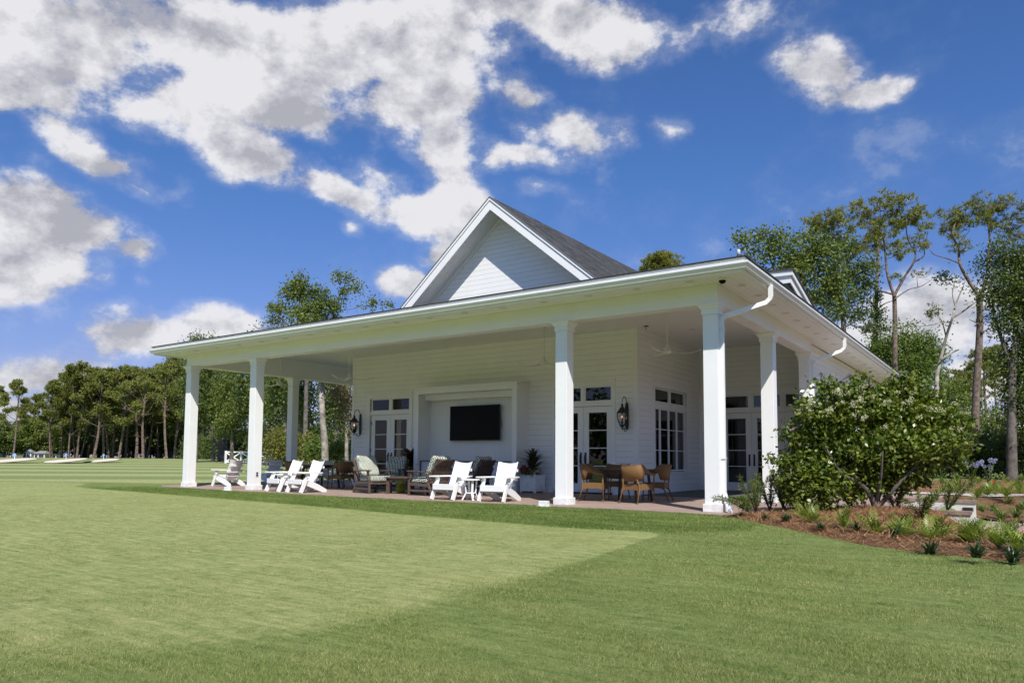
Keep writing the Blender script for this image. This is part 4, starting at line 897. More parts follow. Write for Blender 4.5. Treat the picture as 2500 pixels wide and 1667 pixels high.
# brown club chair with cushions
def club_chair():
    t = thing('club_chair', 'chair', 'armchair', (0, 0, 0), 'brown cushioned club chairs')
    for s in (-1, 1):
        m = MB(); m.bar((s*.34, -.36, 0), (s*.34, -.36, .36), .05, .06, (1, 0, 0)); m.bar((s*.34, -.36, .35), (s*.345, -.27, .48), .05, .06, (1, 0, 0)); m.bar((s*.345, -.272, .47), (s*.345, -.29, .615), .05, .055, (1, 0, 0)); m.build('front_leg', WOOD, t, bevel=.006)
        m = MB(); m.bar((s*.34, .50, 0), (s*.34, .33, .34), .045, .06, (1, 0, 0)); m.bar((s*.34, .33, .33), (s*.34, .52, .72), .045, .06, (1, 0, 0)); m.build('rear_leg', WOOD, t, bevel=.006)
        m = MB(); m.extr([(s*.30, -.42, .615), (s*.40, -.42, .615), (s*.41, -.1, .615), (s*.385, .46, .615), (s*.32, .46, .615)], (0, 0, .032)); m.v = [(p[0], p[1], p[2]-.05*max(0, p[1])) for p in m.v]; m.build('arm', WOOD, t, bevel=.008)
        m = MB(); m.bar((s*.34, -.33, .30), (s*.34, .36, .27), .035, .075, (1, 0, 0)); m.bar((s*.34, -.34, .13), (s*.34, .42, .13), .03, .05, (1, 0, 0)); m.build('side_rail', WOOD, t)
    m = MB(); m.box(-.32, .32, -.375, -.345, .26, .34); m.box(-.32, .32, .30, .33, .22, .30); m.box(-.30, .30, .40, .43, .10, .15)
    for i in range(6): m.box(-.32, .32, -.32+i*.11, -.26+i*.11, .30-.008*i, .318-.008*i)
    m.build('seat_frame', WOOD, t)
    m = MB(); b0, b1 = np.array([0, .36, .36]), np.array([0, .60, .93])
    m.add([(-.30, .565, .80), (.30, .565, .80), (.31, .625, .945), (.12, .655, .925), (-.12, .655, .925), (-.31, .625, .945), (-.30, .60, .79), (.30, .60, .79), (.31, .66, .94), (.12, .69, .92), (-.12, .69, .92), (-.31, .66, .94)],
          [(0, 1, 2, 3, 4, 5), (11, 10, 9, 8, 7, 6)]+[(i, (i+1) % 6, 6+(i+1) % 6, 6+i) for i in range(6)])
    m.build('top_rail', WOOD, t)
    m = MB()
    for i in range(8):
        x = -.27+i*.0771; m.bar((x, .38, .36), (x, .575, .82), .056, .016, (1, 0, 0))
    m.box(-.32, .32, .37, .40, .32, .38); m.build('back_slats', WOOD, t)
    c = MB(); c.box(-.30, .30, -.42, .27, .325, .475); o = c.build('seat_cushion', CUSH, t, bevel=.05); o.modifiers['bevel'].segments = 4
    c = MB(); h = .075
    a = np.array([0, .265, .43]); d = np.array([0, .30, .56]); nrm = np.array([0, -.56, .30])/np.hypot(.56, .30)
    v = []
    for q in (0, 1):
        for k in (0, .5, 1):
            for x in (-.29, 0, .29):
                pp = a+d*k+nrm*(-.0 if q == 0 else .16)*(1+.15*(k == .5)*(x == 0)); v.append((x*(1+.02*k), pp[1], pp[2]+(.0 if x else -.03*(k == 1))))
    f = []
    for i in range(2):
        for j in range(2): f += [(i*3+j, i*3+j+1, i*3+j+4, i*3+j+3), (9+i*3+j, 9+i*3+j+3, 9+i*3+j+4, 9+i*3+j+1)]
    for i in range(2): f += [(i, 9+i, 10+i, i+1), (6+i, 7+i, 16+i, 15+i), (i*3, i*3+3, 12+i*3, 9+i*3), (i*3+2, 11+i*3, 14+i*3, i*3+5)]
    c.add(v, f); o = c.build('back_cushion', CUSH, t, bevel=.045); o.modifiers['bevel'].segments = 4
    return t
cc = club_chair(); cu = []
place(cc, cu, -10.05, 1.0, 76, 'brown club chair in the sun facing right, its patterned cushion front to the lawn')
place(cc, cu, xa(957, 2.9, 1180), 2.9, 24, 'brown club chair in deep shade by the double doors, beside the red-leaved planter')
place(cc, cu, -8.08, 1.05, -94, 'brown club chair in the sun seen from behind, slatted back towards the white chairs')
place(cc, cu, xa(1150, 2.9, 1180), 2.9, -92, 'brown club chair in deep shade standing against the alcove cabinets')
t = thing('coffee_table', 'low brown slatted coffee table between the club chairs', 'coffee table', (-9.0, 1.45, 0))
m = MB()
for i in range(7): m.box(-9.50+i*.145, -9.50+i*.145+.135, .85, 2.0, .43, .46)
m.build('table_top', WOOD, t)
m = MB(); m.box(-9.42, -8.57, .90, .93, .36, .43); m.box(-9.42, -8.57, 1.92, 1.95, .36, .43); m.box(-9.45, -9.42, .90, 1.95, .36, .43); m.box(-8.57, -8.54, .90, 1.95, .36, .43); m.build('apron', WOOD, t)
for x in (-9.42, -8.60):
    for y in (.93, 1.92):
        m = MB(); m.bar((x, y, 0), (x, y, .43), .09, .06, (1, 0, 0)); m.build('leg', WOOD, t, bevel=.006)
t = thing('garden_stool', 'glazed lime green ceramic garden stool beside the coffee table', 'stool', (-9.93, 1.95, 0))
m = MB(); m.lathe([(.13, 0), (.135, .02), (.125, .10), (.135, .20), (.155, .225), (.16, .245), (.155, .265), (.135, .285), (.15, .33), (.175, .40), (.185, .44), (.18, .46), (.10, .465)], 28, (-9.93, 1.95, 0)); m.build('stool_body', LIME, t)
# wicker armchair
def wicker_chair():
    t = thing('wicker_armchair', 'chair', 'armchair', (0, 0, 0), 'woven honey wicker armchairs')
    n = 28; V = []
    for i in range(n+1):
        s = -1+2*i/n; a = abs(s)
        if a > .55:                                        # arm run
            k = (a-.55)/.45; x = math.copysign(.27+.015*k, s); y = .12-.38*k; zt = .645+.225*(1-k)**2.3; zb = zt-.035-.16*(1-k)**3
        else:
            k = a/.55; ang = k*math.pi/2; x = math.copysign(.27*math.sin(ang), s); y = .12+.16*math.cos(ang)**.8 if k < 1 else .12
            zt = .825+.045*k*k; zb = .50-.02*(1-k) if k < .9 else .50-.0*(k-.9)
        lean = (zt-.5)*.22
        V.append(((x, y, zb), (x*1.02, y+lean*(1 if a < .55 else max(0, 1-(a-.55)/.2)), zt)))
    m = MB(); vs_ = []
    for lo, hi in V:
        mid = tuple((p+q)/2 for p, q in zip(lo, hi)); vs_ += [lo, mid, hi]
    fs = []
    for i in range(n):
        for j in range(2): fs.append((i*3+j, i*3+3+j, i*3+4+j, i*3+1+j))
    m.add(vs_, fs, True); o = m.build('backrest', WICK, t); sl = o.modifiers.new('thick', 'SOLIDIFY'); sl.thickness = .022; sl.offset = 0
    rim = MB(); rim.tube([hi for lo, hi in V], .014, 6); rim.build('rim', WICK, t)
    # seat box with arched skirts
    m = MB(); w0, d0, d1 = .255, -.26, .24
    def skirt(p, q):
        p, q = np.array(p, float), np.array(q, float); vs_ = []; k_ = 10
        for i in range(k_+1):
            s = i/k_; xy = p+(q-p)*s; vs_ += [(*xy, .285+.055*(1-(2*s-1)**4)*.9-.03), (*xy, .425)]
        return vs_, [(2*i, 2*i+2, 2*i+3, 2*i+1) for i in range(k_)]
    cs = [(-w0, d0), (w0, d0), (w0*.92, d1), (-w0*.92, d1)]
    for i in range(4): m.add(*skirt(cs[i], cs[(i+1) % 4]))
    m.add([(*c, .425) for c in cs]+[(0, 0, .44)], [(0, 1, 4), (1, 2, 4), (2, 3, 4), (3, 0, 4)], True)
    o = m.build('seat', WICK, t); sl = o.modifiers.new('thick', 'SOLIDIFY'); sl.thickness = .02
    for sx in (-1, 1):
        m = MB(); m.tube([(sx*.265, -.25, .62), (sx*.255, -.25, .35), (sx*.262, -.262, .04)], [.016, .018, .014], 8); m.tube([(sx*.262, -.262, .0), (sx*.262, -.262, .045)], .016, 8); m.build('front_leg', WICK, t)
        m = MB(); m.tube([(sx*.19, .27, .54), (sx*.225, .235, .40), (sx*.235, .24, .28), (sx*.25, .33, .04)], [.014, .018, .018, .013], 8); m.tube([(sx*.25, .333, 0), (sx*.25, .33, .045)], .016, 8); m.build('rear_leg', WICK, t)
    return t
wc = wicker_chair(); wu = []
tx, ty = -2.85, 1.98
def near(u, y): return xa(u, y, 1180)
place(wc, wu, -3.42, 1.62, 104, 'honey wicker armchair on the left of the dark table nearest the column')
place(wc, wu, -2.28, 1.50, 167, 'honey wicker armchair with its woven back to the lawn, in full sun')
place(wc, wu, -2.42, 2.85, -80, 'wicker armchair in shade below the paned window wall')
place(wc, wu, -3.55, 2.95, 8, 'wicker armchair in shade between the dark table and the double doors')
place(wc, wu, -14.55, 1.95, 118, 'honey wicker armchair on the left of the far dining table, behind the white chairs')
place(wc, wu, -13.15, 2.55, -80, 'wicker armchair in deep shade on the right of the far dining table')
place(wc, wu, -13.75, 3.25, 5, 'wicker armchair in deep shade behind the far dining table')
def dining(x, y, label):
    t = thing('dining_table', label, 'table', (x, y, 0), 'dark dining tables')
    m = MB(); m.extr([(x+px_, y+py_, .715) for px_, py_ in ((-.52, -.40), (-.40, -.52), (.40, -.52), (.52, -.40), (.52, .40), (.40, .52), (-.40, .52), (-.52, .40))], (0, 0, .03)); m.build('table_top', TABLEWOOD, t)
    m = MB(); m.box(x-.42, x+.42, y-.42, y-.39, .64, .715); m.box(x-.42, x+.42, y+.39, y+.42, .64, .715); m.box(x-.42, x-.39, y-.39, y+.39, .64, .715); m.box(x+.39, x+.42, y-.39, y+.39, .64, .715); m.build('apron', TABLEWOOD, t)
    for sx in (-1, 1):
        for sy in (-1, 1):
            m = MB(); m.bar((x+sx*.36, y+sy*.36, .70), (x+sx*.43, y+sy*.43, 0), .05, .05, (1, 0, 0)); m.build('leg', TABLEWOOD, t)
dining(tx, ty+.18, 'dark wooden dining table among wicker chairs near the paned window wall')
dining(-13.85, 2.35, 'dark dining table in the shade behind the sunny white chairs')

# ------------------------------------------------------------------ leaves and planting
rng = np.random.default_rng(11)
def unit(n, r=rng):
    v = r.normal(size=(n, 3)); return v/np.linalg.norm(v, axis=1, keepdims=True)
def leaves(C_, L, Wd, r=rng, up=0.0, dirs=None):
    """one diamond-shaped face per point"""
    n = len(C_); t = unit(n, r) if dirs is None else dirs+unit(n, r)*.35
    t[:, 2] += up; t /= np.linalg.norm(t, axis=1, keepdims=True)
    s = np.cross(t, unit(n, r)); s /= np.linalg.norm(s, axis=1, keepdims=True)+1e-9
    L = np.broadcast_to(np.asarray(L, float), (n,))[:, None]*r.uniform(.7, 1.25, (n, 1)); Wd = np.broadcast_to(np.asarray(Wd, float), (n,))[:, None]*r.uniform(.8, 1.2, (n, 1))
    return np.stack([C_-t*L/2, C_+s*Wd/2, C_+t*L/2, C_-s*Wd/2], 1)
def ell_points(lobes, n, r=rng, shell=.45):
    """points spread through ellipsoids, denser towards the outside"""
    lobes = np.array(lobes, float); vol = lobes[:, 3]*lobes[:, 4]*lobes[:, 5]; k = r.choice(len(lobes), n, p=vol/vol.sum())
    return lobes[k, :3]+unit(n, r)*lobes[k, 3:]*(r.uniform(0, 1, (n, 1))**shell)
def clumped(lobes, nc, per, cr, r=rng, shell=.4):
    c = ell_points(lobes, nc, r, shell); return (np.repeat(c, per, 0)+r.normal(size=(nc*per, 3))*cr*np.repeat(r.uniform(.6, 1.4, (nc, 1)), per, 0)), c
def blade(m, base, az, length, lean, w, n=6, curl=1.6, fold=.0):
    """an arching strap leaf"""
    base = np.array(base, float); d = np.array([math.cos(az), math.sin(az), 0]); s = np.array([-math.sin(az), math.cos(az), 0]); vs_ = []; p = base.copy(); ang = lean
    for i in range(n+1):
        q = i/n; ww = w*(math.sin(math.pi*min(.5+.0, .5))*(1-q**2)+.05)
        vs_ += [p-s*ww/2, p+s*ww/2]; p = p+(d*math.sin(ang)+np.array([0, 0, 1])*math.cos(ang))*length/n; ang += curl/n
    m.add(vs_, [(2*i, 2*i+1, 2*i+3, 2*i+2) for i in range(n)], True)
# box planters
def planter(x, y, label, kind):
    t = thing('box_planter', label, 'planter', (x, y, 0), 'white box planters with crossed panels')
    h = .235; zt = .51
    for sx in (-1, 1):
        for sy in (-1, 1): m = MB(); m.box(x+sx*h-.028, x+sx*h+.028, y+sy*h-.028, y+sy*h+.028, 0, zt+.03); m.build('corner_post', TRIM, t)
    m = MB(); q = h-.03
    for sx in (-1, 1): m.box(x+sx*h-.012, x+sx*h+.012, y-q, y+q, .05, zt); m.box(x-q, x+q, y+sx*h-.012, y+sx*h+.012, .05, zt)
    m.box(x-q, x+q, y-q, y+q, .42, .46); m.build('panel', TRIM, t)
    m = MB()
    for sy in (-1, 1):
        for a, b in (((-q, .07), (q, zt-.03)), ((-q, zt-.03), (q, .07))):
            m.bar((x+a[0], y+sy*(h+.019), a[1]), (x+b[0], y+sy*(h+.019), b[1]), .03, .012, (0, 0, 1)); m.bar((x+sy*(h+.019), y+a[0], a[1]), (x+sy*(h+.019), y+b[0], b[1]), .03, .012, (0, 0, 1))
        m.box(x-q, x+q, y+sy*(h+.02)-.008, y+sy*(h+.02)+.008, zt-.04, zt); m.box(x-q, x+q, y+sy*(h+.02)-.008, y+sy*(h+.02)+.008, .05, .09)
    m.build('crossed_panel', TRIM, t)
    pl = thing('planted_flowers', {'R': 'spiky dark plant over red and white flowers in the box planter near the double doors', 'L': 'dark red-leaved plant over red flowers beside the far double doors'}[kind], 'plant', (x, y, .46))
    m = MB()
    r_ = random.Random(3 if kind == 'R' else 5)
    for i in range(46):
        az = r_.uniform(0, 6.28); q = i/46; ln = .38+.22*r_.random(); blade(m, (x+.03*math.cos(az), y+.03*math.sin(az), .62+.42*q), az, ln*1.25*(1-.3*q), .2+.6*(1-q)*r_.uniform(.6, 1.1), .085 if kind == 'R' else .12, 6, 1.3)
    m.tube([(x, y, .44), (x, y, 1.0)], .025, 6); m.build('spiky_leaves', CORDY if kind == 'L' else DARKCORDY, pl, fix=False)
    lob = [(x-.14, y-.1, .60, .17, .16, .13), (x+.14, y-.06, .60, .16, .16, .12), (x, y+.08, .62, .2, .16, .12)]
    P_, _ = clumped(lob, 60, 14, .035); quads_obj('low_foliage', leaves(P_, .07, .045), DARKLEAF, pl)
    P_, _ = clumped([(x-.16, y-.14, .66, .13, .1, .09)], 26, 16, .028); quads_obj('red_flowers', leaves(P_, .05, .045), REDFL, pl)
    P_, _ = clumped([(x-.05, y-.18, .62, .10, .07, .08), (x+.22, y-.06, .60, .07, .12, .1)], 16, 12, .025); quads_obj('white_flowers', leaves(P_, .05, .045), PINKFL, pl)
    m = MB()
    for i in range(9):
        az = r_.uniform(-2.6, -.6); blade(m, (x+.2*math.cos(az)*1.2, y+.2*math.sin(az)*1.2, .54), az, .3, 1.2, .035, 6, 1.9)
    m.build('trailing_leaves', LIGHTLEAF, pl, fix=False)
DARKCORDY = leaf_mat('dark_cordyline', (.030, .040, .018), (.095, .080, .032), .2, .4)
planter(-6.90, 4.28, 'white crossed-panel box planter under the spiky dark plant, right of the alcove', 'R')
planter(-11.72, 4.28, 'white crossed-panel box planter half hidden behind the shaded club chair', 'L')

# ------------------------------------------------------------------ trees
def px(u, v, dist, dd=0.0): return at(u, v, dist+dd)
def gz_(p): return float(height(p[0], p[1]))
def needles(C_, out, k, L, w_, r=rng):
    n = len(C_); c = np.repeat(C_, k, 0); d = np.repeat(out, k, 0)*.55+unit(n*k, r); d /= np.linalg.norm(d, axis=1, keepdims=True)
    s = np.cross(d, unit(n*k, r)); s /= np.linalg.norm(s, axis=1, keepdims=True)+1e-9
    Lr = L*r.uniform(.6, 1.15, (n*k, 1)); tip = c+d*Lr; return np.stack([c-s*w_/2, c+s*w_/2, tip+s*w_*.3, tip-s*w_*.3], 1)
def nearest(skel, p):
    d = np.linalg.norm(skel-p, axis=1)+np.where(skel[:, 2] > p[2]+.3, 2.0, 0)*1.0; return int(d.argmin())
def limb(m, a, b, r0, r1, n=5, sag=.12, k=6, r=rng):
    a, b = np.array(a, float), np.array(b, float); L = np.linalg.norm(b-a); off = r.normal(size=3)*L*.06+np.array([0, 0, -sag*L]); pts = []
    for i in range(n):
        q = i/(n-1); pts.append(a+(b-a)*q+off*math.sin(math.pi*q))
    m.tube(pts, [r0+(r1-r0)*i/(n-1) for i in range(n)], k, caps=False); return pts
def tree(name, label, cat, group, dist, base, trunks, lobes, leafm, bark, kind='leaf', dens=1.0, lsize=.16, cr=.45, depth=.8, seed=0, limbs=True, per=26):
    """base px (u, v) of the foot; trunks: [(px points, r0, r1)], lobes: [(u, v, ru, rv[, weight])], all surveyed at one distance"""
    r = np.random.default_rng(seed+100); k = dist/FPX
    b = px(*base, dist); b[2] = gz_(b)-.05
    t = thing(name, label, cat, tuple(b), group)
    m = MB(); skel = []
    for pts, r0, r1 in trunks:
        P_ = []
        for i, q in enumerate(pts):
            dd = q[2] if len(q) > 2 else r.normal()*.15*len(P_)
            P_.append(px(q[0], q[1], dist, dd))
        if pts[0][1] >= base[1]-3: P_[0] = np.array([b[0], b[1], b[2]-.1])
        f = []                                           # resample with a soft curve
        for i in range(len(P_)-1):
            for j in range(4):
                q = j/4; p0, p1, p2, p3 = P_[max(i-1, 0)], P_[i], P_[i+1], P_[min(i+2, len(P_)-1)]
                f.append(.5*((2*p1)+(-p0+p2)*q+(2*p0-5*p1+4*p2-p3)*q*q+(-p0+3*p1-3*p2+p3)*q**3))
        f.append(P_[-1]); n = len(f); m.tube(f, [r0+(r1-r0)*(i/(n-1))**.8 for i in range(n)], 9, caps=False); skel += f
    skel = np.array(skel)
    L3 = []
    for q in lobes:
        c = px(q[0], q[1], dist, r.uniform(-.5, .5)*q[2]*k*depth); g_ = 1.22 if kind == 'needle' else 1.0; L3.append([*c, q[2]*k*g_, q[2]*k*depth*g_, q[3]*k*g_])
    L3 = np.array(L3)
    area = float(sum(q[2]*q[3] for q in lobes))*k*k
    if limbs:
        nodes = skel
        order = np.argsort([np.linalg.norm(skel-l[:3], axis=1).min() for l in L3])
        for i in order:
            l = L3[i]; tgt = l[:3]-np.array([0, 0, l[5]*.3]); j = nearest(nodes, tgt); rr = max(.03, min(.12, .02*np.linalg.norm(nodes[j]-tgt)))
            pts = limb(m, nodes[j], tgt, rr, rr*.45, 6, .05, 6, r); nodes = np.vstack([nodes, pts])
            for _ in range(3 if kind != 'needle' else 4):
                e = l[:3]+unit(1, r)[0]*l[3:]*.75; pts = limb(m, pts[-1], e, rr*.42, .012, 5, .04, 5, r); nodes = np.vstack([nodes, pts]); pts = [pts[0]] if False else pts[:3]
    if kind == 'needle':
        nt_ = max(20, int(area*8.0*dens)); c = ell_points(L3, nt_, r, .38); cen = L3[:, :3].mean(0)
        out = c-cen+np.array([0, 0, 1.2]); out /= np.linalg.norm(out, axis=1, keepdims=True)
        if limbs:
            for p in c[::2]:
                j = nearest(nodes, p)
                if np.linalg.norm(nodes[j]-p) > .25: limb(m, nodes[j], p, .034, .014, 4, .06, 4, r)
        c3 = np.repeat(c, 10, 0)+r.normal(size=(nt_*10, 3))*np.array([.30, .30, .17]); Q = needles(c3, np.repeat(out, 10, 0), 15, lsize*2.0, .042*dist/62, r)
    else:
        nc = max(20, int(area*math.pi*2.3*dens/(lsize*lsize*.31)/per)); P_, c = clumped(L3, nc, per, cr, r); Q = leaves(P_, lsize, lsize*.62, r)
    m.build('trunk', bark, t, fix=False)
    quads_obj('crown', Q, leafm, t); return t
Z7 = lambda x, y: (1750+.3508*x, 450+.3508*y)
Z7e = lambda x, y, a, b: (1750+.3508*x, 450+.3508*y, a*.3508, b*.3508)
z7l = lambda *p: [Z7(*q) for q in p]
# tall pines on the right
tree('pine_tree', 'tall forked pine whose reddish trunk rises just behind the eave end', 'tree', None, 62, (2188, 1150),
     [(z7l((1240, 2000), (1240, 1300), (1240, 950), (1235, 770)), .24, .17), (z7l((1235, 780), (1190, 640), (1172, 480), (1160, 380), (1135, 300), (1170, 190)), .13, .04),
      (z7l((1235, 775), (1310, 640), (1370, 545), (1382, 480), (1330, 380), (1312, 240)), .13, .04), (z7l((1370, 545), (1440, 500), (1445, 440), (1470, 330)), .07, .03),
      (z7l((1225, 765), (1080, 720), (960, 640), (900, 570), (850, 490)), .09, .03), (z7l((1235, 800), (1330, 735), (1420, 710), (1500, 660)), .06, .02)],
     [Z7e(1080, 170, 120, 75), Z7e(1270, 130, 130, 70), Z7e(1390, 190, 100, 60), Z7e(1000, 260, 90, 60), Z7e(1180, 270, 140, 60), Z7e(1040, 350, 110, 50), Z7e(1400, 400, 80, 55), Z7e(1500, 260, 80, 60), Z7e(1270, 250, 110, 60), Z7e(940, 480, 70, 40), Z7e(1250, 480, 80, 35), Z7e(1480, 610, 70, 45), Z7e(1280, 650, 55, 22), Z7e(1390, 640, 60, 30), Z7e(1130, 570, 60, 25)],
     HERO, PINEBARK, 'needle', 1.0, seed=1)
tree('pine_tree', 'tall dark-trunked pine with broken branch stubs, rightmost of the two big forked pines', 'tree', None, 52, (2382, 1180),
     [(z7l((1800, 2100), (1800, 1560), (1830, 1000), (1825, 770)), .30, .20), (z7l((1815, 765), (1745, 660), (1692, 555), (1680, 440), (1640, 340), (1690, 200)), .15, .04),
      (z7l((1845, 760), (1885, 620), (1890, 500), (1900, 380), (1885, 230), (1900, 130)), .14, .04), (z7l((1692, 550), (1600, 515), (1500, 480), (1480, 400)), .06, .02),
      (z7l((1890, 510), (1990, 440), (2070, 370), (2130, 330)), .08, .03), (z7l((1895, 640), (1990, 590), (2070, 570)), .05, .02), (z7l((1832, 950), (1865, 920), (1905, 915)), .05, .02), (z7l((1830, 980), (1790, 955), (1755, 940)), .05, .02), (z7l((1842, 1035), (1880, 1010), (1908, 1002)), .07, .04), (z7l((1838, 880), (1850, 865), (1868, 852)), .05, .03)],
     [Z7e(1700, 220, 110, 65), Z7e(1620, 300, 90, 60), Z7e(1760, 300, 100, 60), Z7e(1900, 150, 120, 65), Z7e(2000, 200, 110, 65), Z7e(1850, 250, 90, 55), Z7e(2070, 260, 90, 70), Z7e(1960, 300, 90, 40), Z7e(1730, 430, 70, 45), Z7e(1640, 400, 60, 40), Z7e(2100, 350, 60, 40), Z7e(1560, 240, 60, 45)],
     HERO, PINEBARK, 'needle', 1.1, seed=2)
tree('pine_tree', 'leaning pine crown above the leafy trees behind the eave, left of the forked pines', 'tree', None, 66, (2065, 1150),
     [(z7l((900, 1900), (890, 1050), (860, 800), (800, 480), (780, 300)), .2, .06)], [Z7e(760, 260, 110, 65), Z7e(850, 320, 80, 55), Z7e(700, 310, 80, 55), Z7e(800, 400, 110, 55), Z7e(680, 260, 60, 40), Z7e(860, 430, 60, 40), Z7e(830, 230, 60, 40)],
     HERO, PINEBARK, 'needle', 1.2, seed=3)
tree('pine_tree', 'vine-clad straight pine trunk just left of the reddish forked pine', 'tree', None, 68, (2138, 1150),
     [(z7l((1110, 1900), (1105, 1100), (1112, 760), (1122, 480), (1110, 300)), .26, .08), (z7l((1112, 870), (1170, 830), (1225, 810)), .08, .03), (z7l((1118, 560), (1050, 480), (1000, 420)), .07, .02)],
     [Z7e(1110, 420, 110, 60), Z7e(1020, 440, 70, 45), Z7e(1190, 400, 80, 50), Z7e(1130, 330, 90, 50)], HERO, PINEBARK, 'needle', 1.0, seed=4)
tree('ivy', 'leafy vine climbing the straight pine trunk behind the eave', 'vine', None, 67.5, (2138, 1150), [(z7l((1118, 1900), (1112, 1200)), .05, .03)],
     [Z7e(1110, 960+60*i, 26+14*(i % 2), 34) for i in range(-3, 5)]+[Z7e(1050, 1000, 50, 30), Z7e(1160, 1010, 40, 26)], DARKLEAF, GREYBARK, 'leaf', 2.2, .22, .25, seed=5, limbs=False)
tree('pine_tree', 'small rounded pine top showing above the roof edge by the gable', 'tree', None, 80, (1617, 1125), [([(1617, 1125), (1617, 900), (1617, 650)], .2, .06)],
     [(1617, 640, 40, 16), (1590, 645, 24, 12), (1640, 642, 22, 14), (1615, 655, 44, 12), (1600, 630, 24, 10), (1630, 628, 22, 9)], HERO, PINEBARK, 'needle', 2.0, seed=6)
# broadleaf trees behind the eave and on the right
tree('broadleaf_tree', 'big leafy green tree rising behind the side gable', 'tree', None, 48, (1960, 1140), [([(1985, 1140), (1980, 900), (1965, 760), (1950, 640)], .26, .06), ([(1968, 780), (1900, 680), (1870, 600)], .1, .03), ([(1966, 760), (2030, 690), (2060, 640)], .1, .03)],
     [(1800, 585, 22, 22), (1845, 580, 32, 28), (1880, 572, 40, 22), (1905, 600, 45, 34), (1950, 625, 55, 40), (1990, 650, 55, 45), (1930, 660, 50, 40), (2010, 610, 45, 30), (2040, 680, 40, 40), (1975, 580, 40, 26), (1860, 625, 40, 24), (1990, 720, 50, 40), (2030, 740, 40, 30), (1815, 610, 30, 20)], OAK, GREYBARK, 'leaf', 1.25, .21, .30, seed=7)
tree('broadleaf_tree', 'olive leafy tree with a dark leaning trunk standing close behind the eave', 'tree', None, 56, (2075, 1150), [(z7l((900, 1900), (880, 1020), (870, 900), (850, 700), (840, 560)), .22, .05), (z7l((885, 1000), (940, 965), (985, 925)), .07, .02)],
     [(2055, 650, 50, 32), (2090, 680, 45, 34), (2030, 700, 40, 36), (2075, 720, 50, 34), (2110, 650, 40, 24), (2040, 760, 40, 24), (2085, 770, 40, 22), (2120, 690, 34, 24), (2060, 605, 40, 22), (2120, 740, 26, 20), (2145, 800, 30, 14)], DARKLEAF, GREYBARK, 'leaf', 1.05, .21, .30, seed=8)
tree('broadleaf_tree', 'bright green spreading tree low behind the reddish pine trunk', 'tree', None, 64, (2215, 1150), [([(2230, 1150), (2225, 960), (2215, 880)], .2, .06), ([(2222, 950), (2260, 880)], .08, .03), ([(2222, 960), (2170, 890)], .08, .03)],
     [(2150, 850, 40, 22), (2195, 832, 45, 24), (2240, 840, 45, 26), (2275, 865, 40, 26), (2170, 880, 50, 26), (2220, 880, 55, 30), (2260, 905, 45, 24), (2130, 880, 36, 26), (2160, 915, 36, 18)], LIGHTLEAF, GREYBARK, 'leaf', 2.3, .22, .36, seed=9)
tree('broadleaf_tree', 'half-bare tree with a pale crooked trunk between the two forked pines', 'tree', None, 54, (2288, 1160), [(z7l((1530, 2000), (1530, 1400), (1548, 1260), (1600, 1050), (1640, 930), (1665, 830), (1720, 700)), .19, .035), (z7l((1640, 930), (1720, 880), (1800, 820), (1930, 750)), .08, .03), (z7l((1595, 1060), (1565, 950), (1510, 880)), .06, .02), (z7l((1560, 1220), (1640, 1170), (1685, 1150)), .08, .04), (z7l((1660, 850), (1640, 760), (1660, 660)), .05, .02)],
     [Z7e(1500, 830, 50, 30), Z7e(1530, 900, 60, 26), Z7e(1600, 650, 70, 34), Z7e(1690, 680, 50, 30), Z7e(1560, 960, 40, 22), Z7e(1460, 870, 50, 22), Z7e(1740, 830, 40, 18), Z7e(1320, 985, 80, 18), Z7e(1830, 540, 60, 34), Z7e(1250, 990, 40, 18)], OAK, PALEBARK, 'leaf', .75, .20, .26, seed=10)
tree('broadleaf_tree', 'dark leafy tree filling the right edge of the view', 'tree', None, 40, (2470, 1170), [([(2475, 1170), (2470, 950), (2480, 800), (2470, 650)], .3, .08), ([(2470, 900), (2430, 780), (2420, 700)], .12, .04)],
     [(2440, 660, 50, 36), (2490, 640, 50, 36), (2470, 700, 60, 40), (2430, 720, 44, 34), (2500, 740, 50, 50), (2460, 770, 44, 30), (2440, 800, 30, 20), (2505, 820, 45, 50), (2480, 880, 40, 40), (2510, 930, 40, 60), (2480, 980, 40, 40), (2500, 1040, 40, 40), (2455, 610, 44, 24), (2560, 700, 80, 120), (2560, 950, 70, 120), (2450, 900, 30, 26)], DARKLEAF, GREYBARK, 'leaf', 2.1, .17, .30, seed=11)
BACKP = [(2404, 870, 'leftmost'), (2430, 860, 'third'), (2452, 880, 'fourth'), (2360, 930, 'short'), (2340, 920, 'shortest')]
for i, (u, vt, w_) in enumerate(BACKP):
    d = 88+6*i; lab = ['slim background pine just right of the dark-trunked pine', 'slim background pine second to the right of the dark-trunked pine', 'slim background pine close to the dark tree at the right edge', 'low slim pine showing left of the dark-trunked pine', 'lowest slim pine just behind the flowering shrub top'][i]
    tree('pine_tree', lab, 'tree', 'slim pines in the right background', d, (u, 1140), [([(u, 1140), (u+3, 1020), (u-2, 930), (u, vt+10)], .22, .06)],
         [(u, vt, 28, 16), (u-18, vt+25, 24, 13), (u+18, vt+28, 24, 13), (u+6, vt+55, 22, 10), (u-16, vt+75, 18, 9), (u+20, vt+95, 16, 8)], NEEDLE, PINEBARK, 'needle', 1.5, seed=20+i)
